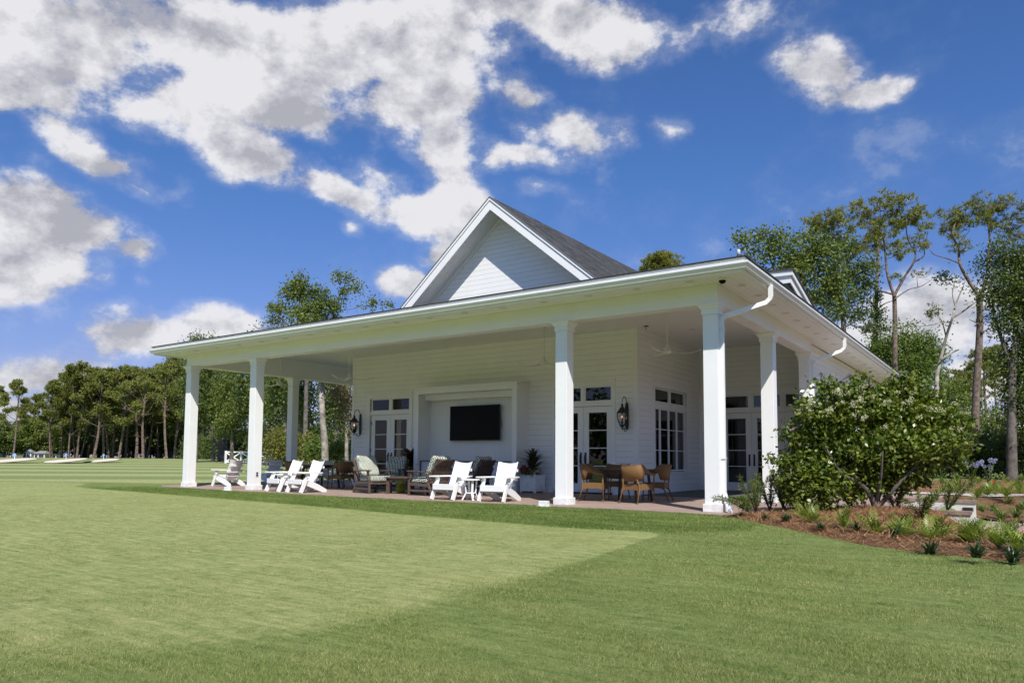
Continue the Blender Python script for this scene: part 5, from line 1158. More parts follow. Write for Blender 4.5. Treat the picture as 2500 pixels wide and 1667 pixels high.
for i, (u, v, ru, rv, d, mt, lab) in enumerate(((2330, 960, 46, 40, 76, OAK, 'small olive tree behind the top of the flowering shrub'), (2290, 930, 40, 36, 82, DARKLEAF, 'dark small tree at the foot of the pale crooked tree'), (2380, 1010, 50, 40, 84, DARKLEAF, 'low dark tree between the slim background pines'), (2440, 1020, 46, 36, 80, OAK, 'low green tree beneath the right background pines'), (2225, 965, 60, 30, 90, OAK, 'thin-leaved tree below the bright green spreading tree'))):
    tree('small_tree', lab, 'tree', None, d, (u, 1145), [([(u, 1145), (u+4, 1040), (u, v)], .14, .04)], [(u, v, ru*.6, rv*.5), (u-ru*.5, v+rv*.5, ru*.55, rv*.5), (u+ru*.5, v+rv*.45, ru*.5, rv*.5), (u, v+rv, ru*.7, rv*.5), (u+5, v-rv*.4, ru*.4, rv*.4)], mt, GREYBARK, 'leaf', 1.3, .26, .4, seed=30+i)
# hedge thickets along the right
for i, (u, w_, vt, d, mt, lab) in enumerate(((2300, 70, 1075, 47, DARKLEAF, 'dark thicket behind the blue flowers, beside the flowering shrub'), (2395, 70, 1060, 46, DARKLEAF, 'dark tangled thicket in the middle of the right background'), (2490, 70, 1045, 44, DARKLEAF, 'dark thicket at the right edge under the trees'), (2180, 80, 1090, 50, OAK, 'green thicket behind the flowering shrub trunk'), (2050, 90, 1100, 55, OAK, 'green thicket far behind the side wall'))):
    tree('thicket', lab, 'shrub', None, d, (u, 1162), [([(u, 1162), (u, 1110)], .08, .03), ([(u-20, 1162), (u-30, 1120)], .06, .03), ([(u+25, 1162), (u+30, 1115)], .06, .03)],
         [(u, (vt+1160)/2, w_*.7, (1160-vt)*.5), (u-w_*.5, (vt+1175)/2, w_*.5, (1160-vt)*.45), (u+w_*.5, (vt+1170)/2, w_*.5, (1160-vt)*.45), (u+w_*.1, vt+14, w_*.4, 18), (u-w_*.4, vt+26, w_*.3, 16)], mt, GREYBARK, 'leaf', 2.2, .15, .3, depth=.6, seed=40+i)
# trees behind the far end of the porch
tree('broadleaf_tree', 'airy tree whose leafy top stands above the roof edge left of the gable', 'tree', None, 62, (745, 1120), [([(745, 1120), (748, 950), (755, 830), (745, 740), (722, 690)], .24, .05), ([(753, 850), (800, 770), (830, 720), (845, 690)], .12, .03), ([(752, 840), (700, 790), (675, 765)], .1, .03), ([(748, 760), (785, 730)], .08, .03)],
     [(735, 662, 9, 14), (715, 690, 24, 20), (742, 688, 22, 18), (705, 715, 28, 20), (735, 722, 28, 22), (765, 712, 22, 20), (790, 725, 24, 22), (826, 680, 18, 18), (850, 682, 20, 18), (870, 705, 18, 16), (838, 712, 22, 16), (850, 730, 18, 14), (810, 745, 30, 20), (770, 755, 34, 22), (725, 760, 34, 20), (690, 750, 22, 16), (668, 758, 16, 14), (680, 780, 26, 12), (745, 785, 44, 18), (800, 780, 44, 16), (660, 785, 12, 10), (625, 796, 16, 10), (880, 745, 14, 10), (912, 738, 18, 12), (938, 742, 16, 12), (955, 740, 8, 12)], OAK, GREYBARK, 'leaf', 1.5, .22, .26, seed=50)
MASS = [(478, 900, 40, 70, 92, DARKLEAF, 'dark bushy tree just right of the corner column'), (520, 905, 40, 60, 96, OAK, 'tall green tree with pale limbs between the two left columns'), (565, 930, 46, 70, 88, OAK, 'broad olive tree left of the second column'), (610, 900, 44, 70, 84, DARKLEAF, 'dark green tree partly behind the second column'), (655, 910, 44, 70, 78, OAK, 'green tree right of the second column under the far beam'), (695, 900, 40, 76, 74, DARKLEAF, 'dark tree behind the rear porch column'), (735, 905, 40, 80, 70, DARKLEAF, 'dark leafy tree right of the rear porch column'), (820, 910, 44, 90, 66, DARKLEAF, 'dark tree by the end of the porch wall')]
for i, (u, v, ru, rv, d, mt, lab) in enumerate(MASS):
    lb = [(u, v-10, ru*.8, rv*.45), (u-ru*.4, v+40, ru*.7, rv*.45), (u+ru*.4, v+45, ru*.7, rv*.45), (u, v+85, ru*.9, rv*.45), (u-ru*.5, v+110, ru*.5, rv*.3), (u+ru*.5, v+120, ru*.5, rv*.3), (u, v-55, ru*.7, rv*.4)]
    tree('broadleaf_tree', lab, 'tree', None, d, (u, 1122), [([(u, 1122), (u+3, 1040), (u-4, 960), (u, v-30)], .28, .08)], lb, mt, GREYBARK, 'leaf', 1.8, .27, .42, seed=60+i)
tree('live_oak', 'spreading oak with a thick forked trunk between the two left columns', 'tree', None, 100, (545, 1117), [([(545, 1117), (543, 1080), (538, 1050), (522, 1020)], .75, .4), ([(541, 1065), (560, 1040), (585, 1015), (600, 980)], .5, .2), ([(530, 1035), (505, 1000)], .4, .15)], [(520, 990, 40, 22), (560, 975, 44, 26), (595, 990, 40, 26), (500, 1000, 26, 18), (545, 950, 50, 26)], OAK, GREYBARK, 'leaf', 1.5, .36, .5, seed=70)
tree('pale_trunk_tree', 'tree with a pale mottled trunk near the end of the porch wall', 'tree', None, 44, (794, 1128), [([(794, 1128), (793, 1090), (789, 1040), (786, 990), (784, 930), (788, 880)], .23, .15)], [(790, 880, 40, 24), (770, 900, 30, 20), (815, 905, 30, 18), (805, 870, 34, 24), (780, 840, 40, 30)], DARKLEAF, PALEBARK, 'leaf', 2.0, .17, .28, seed=71)
tree('vine_covered_tree', 'tree draped in dry tan vines beside the far lantern', 'tree', None, 47, (848, 1125), [([(850, 1125), (846, 1060), (850, 980), (845, 920)], .14, .08), ([(848, 1000), (835, 960), (820, 940)], .06, .03)], [(840, 950, 22, 18), (828, 970, 22, 20), (850, 975, 20, 24), (838, 1000, 18, 24), (846, 1030, 14, 26), (820, 945, 20, 14), (852, 1060, 9, 26)], DRYLEAF, PALEBARK, 'leaf', 1.1, .14, .24, seed=72)
for i, (u, w_, vt, d, mt, lab) in enumerate(((672, 24, 1052, 56, YELLOWLEAF, 'yellow-green bamboo thicket left of the rear column'), (740, 26, 1062, 54, YELLOWLEAF, 'yellow-green bamboo thicket right of the rear column'), (770, 20, 1072, 52, LIGHTLEAF, 'bright green thicket at the foot of the pale trunk'), (825, 22, 1070, 50, OAK, 'green thicket between the pale trunk and the porch wall'), (855, 16, 1082, 49, DARKLEAF, 'dark low thicket at the corner of the porch wall'), (700, 20, 1070, 58, OAK, 'green thicket behind the rear column'))):
    tree('thicket', lab, 'shrub', None, d, (u, 1128), [([(u-6, 1128), (u-9, 1085)], .05, .02), ([(u, 1128), (u+2, 1080)], .05, .02), ([(u+7, 1128), (u+11, 1090)], .05, .02)],
         [(u, (vt+1124)/2, w_*.8, (1124-vt)*.5), (u-w_*.5, (vt+1135)/2, w_*.6, (1124-vt)*.45), (u+w_*.5, (vt+1130)/2, w_*.6, (1124-vt)*.45), (u+4, vt+10, w_*.5, 14)], mt, GREYBARK, 'leaf', 2.2, .17, .28, seed=80+i)
for i, (u, vt, d, lab) in enumerate(((585, 1050, 104, 'dark undergrowth left of the second column, beyond the rail fence'), (640, 1040, 100, 'dark undergrowth right of the second column, beyond the rail fence'), (690, 1035, 92, 'dark undergrowth right behind the rear column bamboo'), (735, 1035, 88, 'dark undergrowth left of the pale trunk, far behind the bamboo'), (785, 1035, 84, 'dark undergrowth directly behind the pale trunk'), (838, 1035, 82, 'dark undergrowth behind the vine-draped tree'), (530, 1062, 118, 'dark undergrowth behind the forked oak trunk'), (478, 1066, 125, 'dark undergrowth just right of the corner column'))):
    tree('understory_shrub', lab, 'shrub', None, d, (u, 1119), [([(u, 1119), (u+2, 1085)], .08, .03), ([(u-12, 1119), (u-16, 1090)], .06, .03)], [(u, (vt+1118)/2, 26, (1118-vt)*.5), (u-22, (vt+1128)/2, 20, (1118-vt)*.45), (u+22, (vt+1124)/2, 20, (1118-vt)*.46), (u+6, vt+12, 16, 14), (u-14, vt+20, 14, 12)], DARKLEAF, GREYBARK, 'leaf', 2.0, .30, .45, depth=.6, seed=120+i)
# the far pine row on the left: variants built once, then copied
def pine_variant(i, lean):
    H = 18.0; r = np.random.default_rng(300+i)
    t = thing('pine_tree', 'pine', 'tree', (0, 0, 0), 'pines in the far row'); m = MB()
    pts = [(lean*H*.1*math.sin(q*2.2+i)+.15*math.sin(q*7+i), .2*math.sin(q*5+i*2), H*q) for q in np.linspace(0, 1, 9)]
    m.tube(pts, [.24-.17*q for q in np.linspace(0, 1, 9)], 8, caps=False); pts = np.array(pts)
    lob = []; nl = 11+i % 3; zlow = [.50, .58, .42, .62, .48, .55][i % 6]
    for k in range(nl):
        q = zlow+(1-zlow)*(k/(nl-1))**.9; az = k*2.4+i; rad_ = (1.0+2.5*math.sin(math.pi*min(1, (q-zlow)/(1-zlow)*.75+.22)))*r.uniform(.6, 1.1)
        if q > .95: rad_ *= .3
        c = np.array([math.cos(az)*rad_, math.sin(az)*rad_, H*q-.2]); lob.append([*c, r.uniform(.9, 1.5), r.uniform(.9, 1.5), r.uniform(.5, .85)])
        j = int(np.clip(q*8-1, 0, 8)); limb(m, pts[j], c-np.array([0, 0, .3]), .07, .03, 5, .06, 5, r)
        for _ in range(2):
            e = c+unit(1, r)[0]*np.array([1.2, 1.2, .5]); limb(m, c-np.array([0, 0, .3]), e, .03, .015, 4, .02, 4, r)
    for _ in range(4):
        q = r.uniform(.3, zlow); j = int(q*8); a = r.uniform(0, 6.28); limb(m, pts[j], pts[j]+np.array([math.cos(a), math.sin(a), r.uniform(-.1, .5)])*r.uniform(.8, 1.8), .04, .02, 4, .1, 4, r)
    m.build('trunk', PINEBARK, t, fix=False)
    c = ell_points(lob, 430, r, .5); out = c-np.array([0, 0, H*.7]); out /= np.linalg.norm(out, axis=1, keepdims=True)
    quads_obj('crown', np.concatenate([needles(c, out, 12, .62, .13, r), leaves(clumped(lob, 200, 8, .28, r)[0], .42, .22, r)]), NEEDLE, t); return t
def oak_variant(i):
    H = 11.0; r = np.random.default_rng(400+i); t = thing('broadleaf_tree', 'oak', 'tree', (0, 0, 0), 'broadleaf trees behind the far pine row'); m = MB()
    m.tube([(0, 0, -.1), (.2, .1, 1.6), (.1, -.2, 3.4), (0, 0, 6.5)], [.42, .34, .28, .10], 8, caps=False); lob = []
    for k in range(11):
        az = k*2.4+i; q = .30+.62*(k/10); rr = 3.6*math.sin(math.pi*min(.95, q*.9+.05))*r.uniform(.55, 1.0); c = [math.cos(az)*rr, math.sin(az)*rr, H*q]; lob.append([*c, r.uniform(1.5, 2.4), r.uniform(1.5, 2.4), r.uniform(1.0, 1.6)]); limb(m, (.1, -.1, min(3.0+.3*k, 6)), np.array(c), .12, .05, 5, .05, 5, r)
    m.build('trunk', GREYBARK, t, fix=False); quads_obj('crown', leaves(clumped(lob, 520, 12, .5, r)[0], .48, .32, r), OAK if i % 2 else DARKLEAF, t); return t
pines = [pine_variant(i, [.5, -.4, .2, .7, -.2, .1][i]) for i in range(6)]; oaks = [oak_variant(i) for i in range(4)]
pu = [[] for _ in pines]; ou = [[] for _ in oaks]
ORD = 'first second third fourth fifth sixth seventh eighth ninth tenth eleventh twelfth thirteenth fourteenth fifteenth sixteenth seventeenth eighteenth nineteenth twentieth twenty-first twenty-second twenty-third twenty-fourth twenty-fifth twenty-sixth twenty-seventh twenty-eighth twenty-ninth thirtieth thirty-first thirty-second thirty-third thirty-fourth thirty-fifth thirty-sixth thirty-seventh thirty-eighth thirty-ninth fortieth'.split()
PROW = [(-14, 945, 150), (31, 932, 140), (120, 944, 145), (128, 935, 160), (154, 915, 152), (171, 897, 148), (178, 905, 158), (190, 888, 150), (199, 930, 165), (228, 912, 146), (233, 901, 155), (252, 915, 150), (264, 905, 152), (281, 905, 156), (295, 898, 148), (306, 910, 160), (331, 900, 150), (344, 905, 146), (350, 925, 165), (359, 905, 158), (380, 912, 162), (405, 876, 140), (427, 890, 150), (437, 896, 158), (455, 885, 150), (490, 880, 140), (507, 870, 145), (514, 890, 160), (521, 878, 138), (88, 965, 172), (62, 985, 180), (215, 935, 172), (318, 930, 175), (368, 925, 176)]
PROW.sort(); nth = 0
for i, (u, vt, d) in enumerate(PROW):
    b = px(u, 1116, d); z = gz_(b); top = px(u, vt, d)[2]; v = (i*5+int(u)) % 6
    if u == 405: v = 3
    o = pines[v] if not pu[v] else copy_tree(pines[v]); pu[v].append(1)
    o.location = (b[0], b[1], z-.1); s = (top-z)/18.0; k_ = 1.0+.28*math.sin(i*2.7+1); o.scale = (s*k_, s*(2.0-k_), s); o.rotation_euler = (.035*math.sin(i*3.1), .035*math.cos(i*4.3), i*1.7)
    o['label'] = f'{ORD[i]} pine from the left in the far row beyond the sand bunkers' if u != 405 else 'tallest straight pine of the far row, just left of the corner column'
OROW = [(-40, 1022, 175), (10, 1027, 170), (45, 1032, 185), (75, 1022, 168), (100, 1012, 178), (140, 1007, 182), (165, 1022, 170), (205, 997, 178), (240, 1007, 184), (272, 1002, 172), (300, 997, 180), (325, 1007, 176), (352, 992, 170), (385, 987, 180), (412, 992, 175), (440, 955, 170), (468, 960, 165), (505, 950, 160), (60, 1067, 172), (215, 1072, 176), (330, 1067, 182), (395, 1072, 186), (450, 1040, 180), (-10, 1062, 190), (255, 1062, 190), (130, 1067, 188), (480, 1035, 172)]
OROW.sort()
for i, (u, vt, d) in enumerate(OROW):
    b = px(u, 1116, d); z = gz_(b); top = px(u, vt, d)[2]; v = (i*3) % 4
    o = oaks[v] if not ou[v] else copy_tree(oaks[v]); ou[v].append(1); s = (top-z)/11.0
    o.location = (b[0], b[1], z-.1); o.scale = (max(s, .75)*1.15, max(s, .75)*1.15, s); o.rotation_euler.z = i*2.1
    o['label'] = f'{ORD[i]} dark leafy tree from the left in the mass behind the far pines'
# far wood closing the view behind all the rows
P_ = []
for az in np.linspace(-1.35, 1.15, 900):
    d = 235+20*math.sin(az*9)+rng.uniform(-12, 12); x = CAM[0]-math.sin(YAW+az)*d; y = CAM[1]+math.cos(YAW+az)*d; h = (7.5+1.6*math.sin(az*31)+1.2*math.sin(az*13+1))
    P_.append([x, y, gz_((x, y))+h*.5, 3.2, 3.2, h*.5])
for az in np.linspace(1.6, 2*math.pi-1.6, 500):
    d = 80+8*math.sin(az*7)+rng.uniform(-5, 5); x = CAM[0]-math.sin(YAW+az)*d; y = CAM[1]+math.cos(YAW+az)*d; h = 13+3*math.sin(az*23)+2*math.sin(az*11); P_.append([x, y, h*.5, 2.6, 2.6, h*.5])
c, _ = clumped(P_, 10400, 8, .8, rng, .5); wood = quads_obj('far_wood', leaves(c, 1.0, .7), DARKLEAF); tag(wood, 'dark mass of distant woodland closing the horizon behind every tree row', 'woodland', kind='stuff')
# ------------------------------------------------------------------ flowering shrub by the corner
DB = 12.9
base = (2140, 1252)
tree('flowering_shrub', 'large glossy-leaved shrub with cream blossom growing in the mulch beside the porch', 'shrub', None, DB, base,
     [([(2140, 1252, 0), (2139, 1225, 0), (2150, 1195, .1), (2175, 1130, .2), (2200, 1060, .3)], .085, .02), ([(2140, 1248, 0), (2128, 1215, -.1), (2105, 1185, -.2), (2050, 1150, -.3), (2010, 1080, -.2)], .065, .015), ([(2140, 1240, 0), (2125, 1190, .3), (2110, 1120, .5), (2100, 1020, .5)], .05, .015),
      ([(2134, 1250, 0), (2112, 1230, -.05), (2098, 1205, -.1), (2085, 1150, -.3)], .03, .012), ([(2146, 1235, 0), (2190, 1185, -.3), (2250, 1120, -.4), (2290, 1060, -.3)], .045, .012), ([(2138, 1230, 0), (2150, 1165, -.4), (2155, 1100, -.6)], .04, .012)],
     [(2010, 945, 32, 24), (2070, 955, 40, 28), (2100, 935, 34, 22), (2160, 955, 44, 30), (2215, 940, 44, 26), (2120, 1000, 80, 50), (2040, 1010, 70, 50), (1975, 1010, 40, 34), (1955, 985, 20, 16), (2005, 1065, 75, 50), (1935, 1060, 30, 26), (1925, 1120, 34, 24), (1895, 1125, 22, 12), (1960, 1125, 50, 42), (2040, 1100, 85, 55), (1950, 1165, 40, 30), (2020, 1165, 60, 42), (2200, 1020, 80, 55), (2270, 1010, 60, 45), (2310, 1040, 50, 45), (2345, 1060, 36, 40), (2250, 1090, 85, 50), (2310, 1110, 55, 36), (2150, 1090, 90, 60), (2110, 1160, 70, 34), (2200, 1150, 70, 34), (2255, 970, 40, 26), (2365, 1090, 20, 20), (1935, 1200, 36, 26), (1985, 1205, 46, 26), (2045, 1195, 40, 22), (2240, 1165, 40, 22), (1910, 1165, 26, 20), (2085, 1205, 34, 20), (2175, 1185, 34, 24), (1960, 1222, 34, 18), (2020, 1225, 30, 14), (2004, 922, 9, 20), (2084, 914, 10, 18), (2124, 916, 9, 16), (2206, 914, 12, 20), (1958, 962, 9, 18), (2248, 934, 9, 18), (1884, 1120, 14, 8), (2360, 1030, 12, 16), (2180, 925, 14, 14), (2045, 930, 12, 14)],
     LIGUST, GREYBARK, 'leaf', 3.0, .085, .07, depth=.85, seed=90, per=15)
shrub = bpy.data.objects['flowering_shrub']
L3 = [[*px(u, v, DB, -q), .13, .13, .07] for u, v, q in ((2010, 935, .2), (2060, 960, .5), (2090, 975, .6), (2110, 945, .4), (2140, 960, .5), (2160, 985, .7), (2075, 985, .7), (2190, 960, .5), (2215, 975, .6), (2235, 955, .3), (1985, 975, .4), (1965, 1000, .4), (2260, 1000, .5), (2290, 1005, .5), (2320, 1015, .4), (2335, 1045, .4), (2350, 1090, .3), (2300, 1060, .6), (2100, 1015, .8), (2140, 1040, .9), (2230, 1020, .7), (2045, 955, .4), (2345, 1010, .2), (2025, 1000, .6), (2365, 1070, .2), (2330, 985, .2))]
P_, _ = clumped(L3, 64, 34, .024); quads_obj('blossom', leaves(P_, .022, .018), CREAMFL, shrub)
# loose pine straw lying on the beds
def straw(poly, n, hf, seed):
    r = np.random.default_rng(seed); P_ = np.array(poly); lo, hi = P_.min(0), P_.max(0); xy = r.uniform(lo, hi, (n, 2)); d = np.hypot(xy[:, 0]-CAM[0], xy[:, 1]-CAM[1])
    xy = xy[poly_inside([tuple(q) for q in P_], xy[:, 0], xy[:, 1]) & (d < 40)]; n = len(xy); c = np.stack([xy[:, 0], xy[:, 1], hf(xy[:, 0], xy[:, 1])+.014], 1); a = r.uniform(0, 6.283, n); L = r.uniform(.07, .19, n)[:, None]
    t = np.stack([np.cos(a), np.sin(a), r.normal(size=n)*.22], 1)*L/2; w = np.stack([-np.sin(a), np.cos(a), 0*a], 1)*.0035; up = np.abs(t[:, 2:3])*np.array([[0, 0, 1]]); c = c+up
    return np.stack([c-t-w, c-t+w, c+t+w*.6, c+t-w*.6], 1)
so = quads_obj('pine_straw', np.concatenate([straw([tuple(q) for q in BEDP], 60000, bedh, 5), straw(BEDB, 40000, lambda x, y: height(x, y)+.03, 6)]), STRAW); tag(so, 'loose reddish pine straw needles strewn over the mulch', 'pine straw', kind='stuff')
# ------------------------------------------------------------------ bedding plants
def on_bed(u, v):
    z = 0.05
    for _ in range(6):
        p = onplane(u, v, 2, z); z = float(bedh(np.array([p[0]]), np.array([p[1]]))[0])+.012
    return float(p[0]), float(p[1]), z
def fern_proto(i):
    r = random.Random(500+i); t = thing('coontie_fern', 'fern', 'fern', (0, 0, 0), 'bright ferns planted in the mulch'); V = []
    for k in range(12):
        az = k*2.4+r.uniform(-.3, .3); ln = r.uniform(.24, .40); lean = r.uniform(.05, .95); p = np.zeros(3); d = np.array([math.cos(az), math.sin(az), 0]); s = np.array([-math.sin(az), math.cos(az), 0]); a = lean
        for j in range(9):
            st = ln/9; dv = d*math.sin(a)+np.array([0, 0, 1])*math.cos(a); p = p+dv*st; a += .07; w_ = .056*math.sin(math.pi*(.14+.8*j/8))+.014
            for q in (-1, 1): V.append([p, p+(s*q*w_*.5+dv*.006), p+s*q*w_+dv*.042+np.array([0, 0, .014]), p+s*q*w_*.45+dv*.036])
        V.append([np.zeros(3)-s*.003, np.zeros(3)+s*.003, p+s*.002, p-s*.002])
    quads_obj('fronds', np.array(V), FERN, t); return t
ferns = [fern_proto(i) for i in range(3)]; fu = [[], [], []]
FERNS = [(1962, 1266, 1.0), (1986, 1276, 1.0), (2061, 1285, 1.0), (2135, 1299, 1.15), (2197, 1304, 1.0), (2212, 1311, 1.0), (2271, 1315, 1.15), (2297, 1312, 1.05), (2371, 1328, 1.0), (2388, 1318, .8), (2440, 1336, 1.1), (2466, 1330, 1.0), (2495, 1349, 1.1), (2352, 1318, .7)]
for i, (u, v, s) in enumerate(FERNS):
    k = i % 3; o = ferns[k] if not fu[k] else copy_tree(ferns[k]); fu[k].append(1); x, y, z = on_bed(u, v); o.location = (x, y, z-.01); o.scale = (s*.88,)*3; o.rotation_euler.z = i*1.3
    o['label'] = f'bright green feathery fern, {ORD[i]} from the porch column along the front mulch bed'
def tuft_proto(name, n, L, w_, mt, label, grp, seed, lean=(.1, .9), curl=1.3):
    r = random.Random(seed); t = thing(name, label, 'plant', (0, 0, 0), grp); m = MB()
    for k in range(n): blade(m, (r.uniform(-.03, .03), r.uniform(-.03, .03), 0), r.uniform(0, 6.28), L*r.uniform(.65, 1.1), r.uniform(*lean), w_, 5, curl)
    m.build('blades', mt, t, fix=False); return t
lir = tuft_proto('liriope_tuft', 70, .26, .012, LIRIO, 'tuft', 'dark grassy tufts along the mulch edge', 1); lu = []
LIRS = [(1807, 1264, .55), (1869, 1273, .8), (1920, 1281, .95), (2006, 1299, .9), (2090, 1311, .9), (2184, 1326, 1.0), (2269, 1342, 1.15), (2384, 1358, 1.05), (2476, 1363, 1.1), (2494, 1279, .7), (2437, 1274, .6)]
for i, (u, v, s) in enumerate(LIRS):
    o = lir if not lu else copy_tree(lir); lu.append(1); x, y, z = on_bed(u, v) if i < 9 else (*onplane(u, v, 2, -.40)[:2], -.38); o.location = (float(x), float(y), z-.01); o.scale = (s,)*3; o.rotation_euler.z = i*.9
    o['label'] = f'dark green grassy tuft, {ORD[i]} from the porch column along the mulch edge' if i < 9 else f'dark green grassy tuft beyond the lower path, {"left" if i == 10 else "right"} of the pair'
lily = tuft_proto('daylily_clump', 46, .55, .024, LILY, 'lily', 'pale green lily clumps behind the low walls', 2, (.15, .8), 1.5); yu = []
for i, (u, v, s, zz) in enumerate(((2398, 1254, 1.0, -.36), (2445, 1263, 1.15, -.36), (2482, 1257, 1.05, -.36), (2425, 1240, .8, -.25), (2462, 1238, .8, -.25), (2498, 1246, .9, -.3), (2378, 1243, .8, -.3), (2365, 1328, .55, -.15))):
    o = lily if not yu else copy_tree(lily); yu.append(1); p = onplane(u, v, 2, zz); p[2] = float(height(p[0], p[1]))+.03 if i < 7 else on_bed(u, v)[2]; o.location = tuple(p); o.scale = (s,)*3; o.rotation_euler.z = i
    o['label'] = f'pale green strap-leaved lily clump, {ORD[i]} of those behind the low walls' if i < 7 else 'pale strap-leaved clump in the front mulch at the low wall end'
for i, (u, v, s, zz) in enumerate(((2386, 1216, 1.2, 0.02), (2411, 1210, 1.2, .02), (2430, 1209, 1.1, .02), (2456, 1213, 1.2, .02), (2489, 1206, 1.3, .02), (2330, 1205, .9, .02), (2300, 1202, .8, .02), (2390, 1180, .9, .02), (2425, 1186, .8, .02), (2460, 1180, .9, .02), (2484, 1188, .9, .02), (2312, 1188, .7, .02), (2370, 1192, .8, .02), (2445, 1170, .9, .02), (2495, 1175, 1.0, .02))):
    o = copy_tree(ferns[i % 3]); p = onplane(u, v, 2, zz); o.location = tuple(p); o.scale = (s*1.1,)*3; o.rotation_euler.z = i*1.1; o['group'] = 'ferns in the far mulch bed'; o['label'] = f'green fern in the far mulch bed beyond the walk, {ORD[i]} of that planting'
# blue agapanthus
def agapanthus(u, v, s, label, blooms):
    p = onplane(u, v, 2, .02); r = random.Random(int(u)); t = thing('agapanthus', label, 'flower', tuple(p), 'blue agapanthus in the far bed'); m = MB()
    for k in range(30): blade(m, (p[0]+r.uniform(-.06, .06), p[1]+r.uniform(-.06, .06), p[2]), r.uniform(0, 6.28), .5*s*r.uniform(.7, 1.1), r.uniform(.1, .8), .035, 5, 1.2)
    m.build('leaves', LIGHTLEAF, t, fix=False)
    if blooms:
        for k in range(blooms):
            m = MB()
            a = r.uniform(0, 6.28); q = r.uniform(.05, .45); top = np.array([p[0]+q*math.cos(a), p[1]+q*math.sin(a), p[2]+r.uniform(.6, .95)*s]); m.tube([p, (p+top)/2+np.array([0, 0, .1]), top], .008, 5); fs_ = m.build('flower_stem', LIGHTLEAF, t, fix=False); quads_obj('flower_head', leaves(top+unit(40)*.085, .06, .04), BLUEFL, fs_)
agapanthus(2318, 1190, 1.6, 'tall strap-leaved clump with the yellow-green leaves in the far bed', 0); agapanthus(2339, 1197, 1.5, 'broad dark fan-leaved clump beside the pale walk', 0)
for u, v, nb, lab in ((2300, 1180, 5, 'blue agapanthus just right of the flowering shrub'), (2337, 1176, 7, 'blue agapanthus behind the fan-leaved clump'), (2372, 1178, 9, 'widest blue agapanthus in the middle of the far bed'), (2416, 1180, 9, 'blue agapanthus above the black path light'), (2270, 1188, 3, 'blue agapanthus half hidden by the flowering shrub')): agapanthus(u, v, 1.15, lab, nb)
# young podocarpus shrubs between patio and shrub
def podo(u, v, H, label, seed, lean=0.0):
    x, y, z = on_bed(u, v); r = np.random.default_rng(seed); t = thing('podocarpus_shrub', label, 'shrub', (x, y, z), 'young upright shrubs beside the patio'); m = MB(); C_, D_ = [], []
    for k in range(8):
        a = r.uniform(0, 6.28); e = np.array([x+math.cos(a)*.27+lean*H, y+math.sin(a)*.27, z+H*r.uniform(.7, 1.0)*(1-.55*abs(lean))]); b = np.array([x, y, z]); q = np.linspace(.15, 1, 34)[:, None]; pts = b+(e-b)*q+np.array([0, 0, .06])*np.sin(q*3.1); m.tube([b, (b+e)/2+np.array([0, 0, .06]), e], [.012, .008, .004], 5); C_.append(np.repeat(pts, 3, 0)); D_.append(np.repeat(np.tile((e-b)/np.linalg.norm(e-b), (34, 1)), 3, 0))
    m.build('stems', GREYBARK, t, fix=False); C_ = np.concatenate(C_); D_ = np.concatenate(D_); d = D_*.7+unit(len(C_), r)*.8; d /= np.linalg.norm(d, axis=1, keepdims=True); quads_obj('foliage', leaves(C_+d*.04, .085, .013, r, dirs=d*2), OAK, t)
podo(1846, 1251, .62, 'young shrub next to the downspout foot, left of its row', 1); podo(1880, 1247, .72, 'young upright shrub in front of the second side column', 2); podo(1914, 1243, .75, 'young dark shrub at the left edge of the flowering shrub', 3)
podo(1835, 1254, .5, 'young shrub leaning out low toward the downspout', 4, -.75); podo(1965, 1240, .6, 'dark young shrub under the flowering shrub', 5); podo(2010, 1238, .55, 'dark young shrub beneath the middle of the flowering shrub', 7); podo(2075, 1240, .5, 'young shrub just left of the flowering shrub trunk', 9); podo(2185, 1244, .5, 'young shrub just right of the flowering shrub trunk', 11)
podo(2250, 1268, .42, 'small dark shrub at the brick edge of the steps', 13); podo(2312, 1258, .75, 'loose dark shrub hiding the middle of the low wall', 6, .3)
# low walls beside the garden steps, step light, slab
t = thing('garden_wall', 'nearer low white wall with brick cap at the edge of the mulch', 'wall', (3.5, 3.2, -.5)); w0, w1 = onplane(2251, 1245, 2, .0), onplane(2367, 1251, 2, .0)
m = MB(); m.box(w0[0], w1[0], 3.16, 3.40, -.7, -.06); m.build('rendered_face', mat('pale_render', (.60, .58, .53), .85, .2, var=.12, vscale=3), t)
m = MB(); m.box(w0[0]-.3, w1[0]+.02, 3.13, 3.43, -.06, .005); m.build('brick_cap', CAPB, t)
fy = 6.0; f0, f1 = onplane(2310, 1225, 1, fy), onplane(2381, 1221, 1, fy); zt = float(f1[2])
t = thing('garden_wall', 'farther low white wall with brick cap and a step light', 'wall', (3.5, fy, -.5))
m = MB(); m.box(2.0, f1[0], fy, fy+.24, -.7, zt-.07); m.build('rendered_face', bpy.data.materials['pale_render'], t)
m = MB(); m.box(2.0, f1[0]+.02, fy-.03, fy+.27, zt-.07, zt); m.build('brick_cap', CAPB, t)
a, b = onplane(2350, 1238, 1, fy), onplane(2377, 1247, 1, fy); t = thing('step_light', 'dark louvred step light set in the farther low wall', 'light', (a[0], fy, b[2]))
m = MB(); m.box(a[0], b[0], fy-.02, fy+.002, b[2], a[2]); m.build('frame', mat('aged_bronze', (.16, .14, .12), .5), t)
m = MB()
for i in range(3): m.box(a[0]+.012, b[0]-.012, fy-.028, fy-.02, b[2]+.012+i*.025, b[2]+.026+i*.025)
m.build('louvre', BRONZE, t)
m = MB(); m.box(2.72, 3.3, 3.42, fy-.03, -.06, .03); tag(m.build('step_landing', CONC), kind='structure')
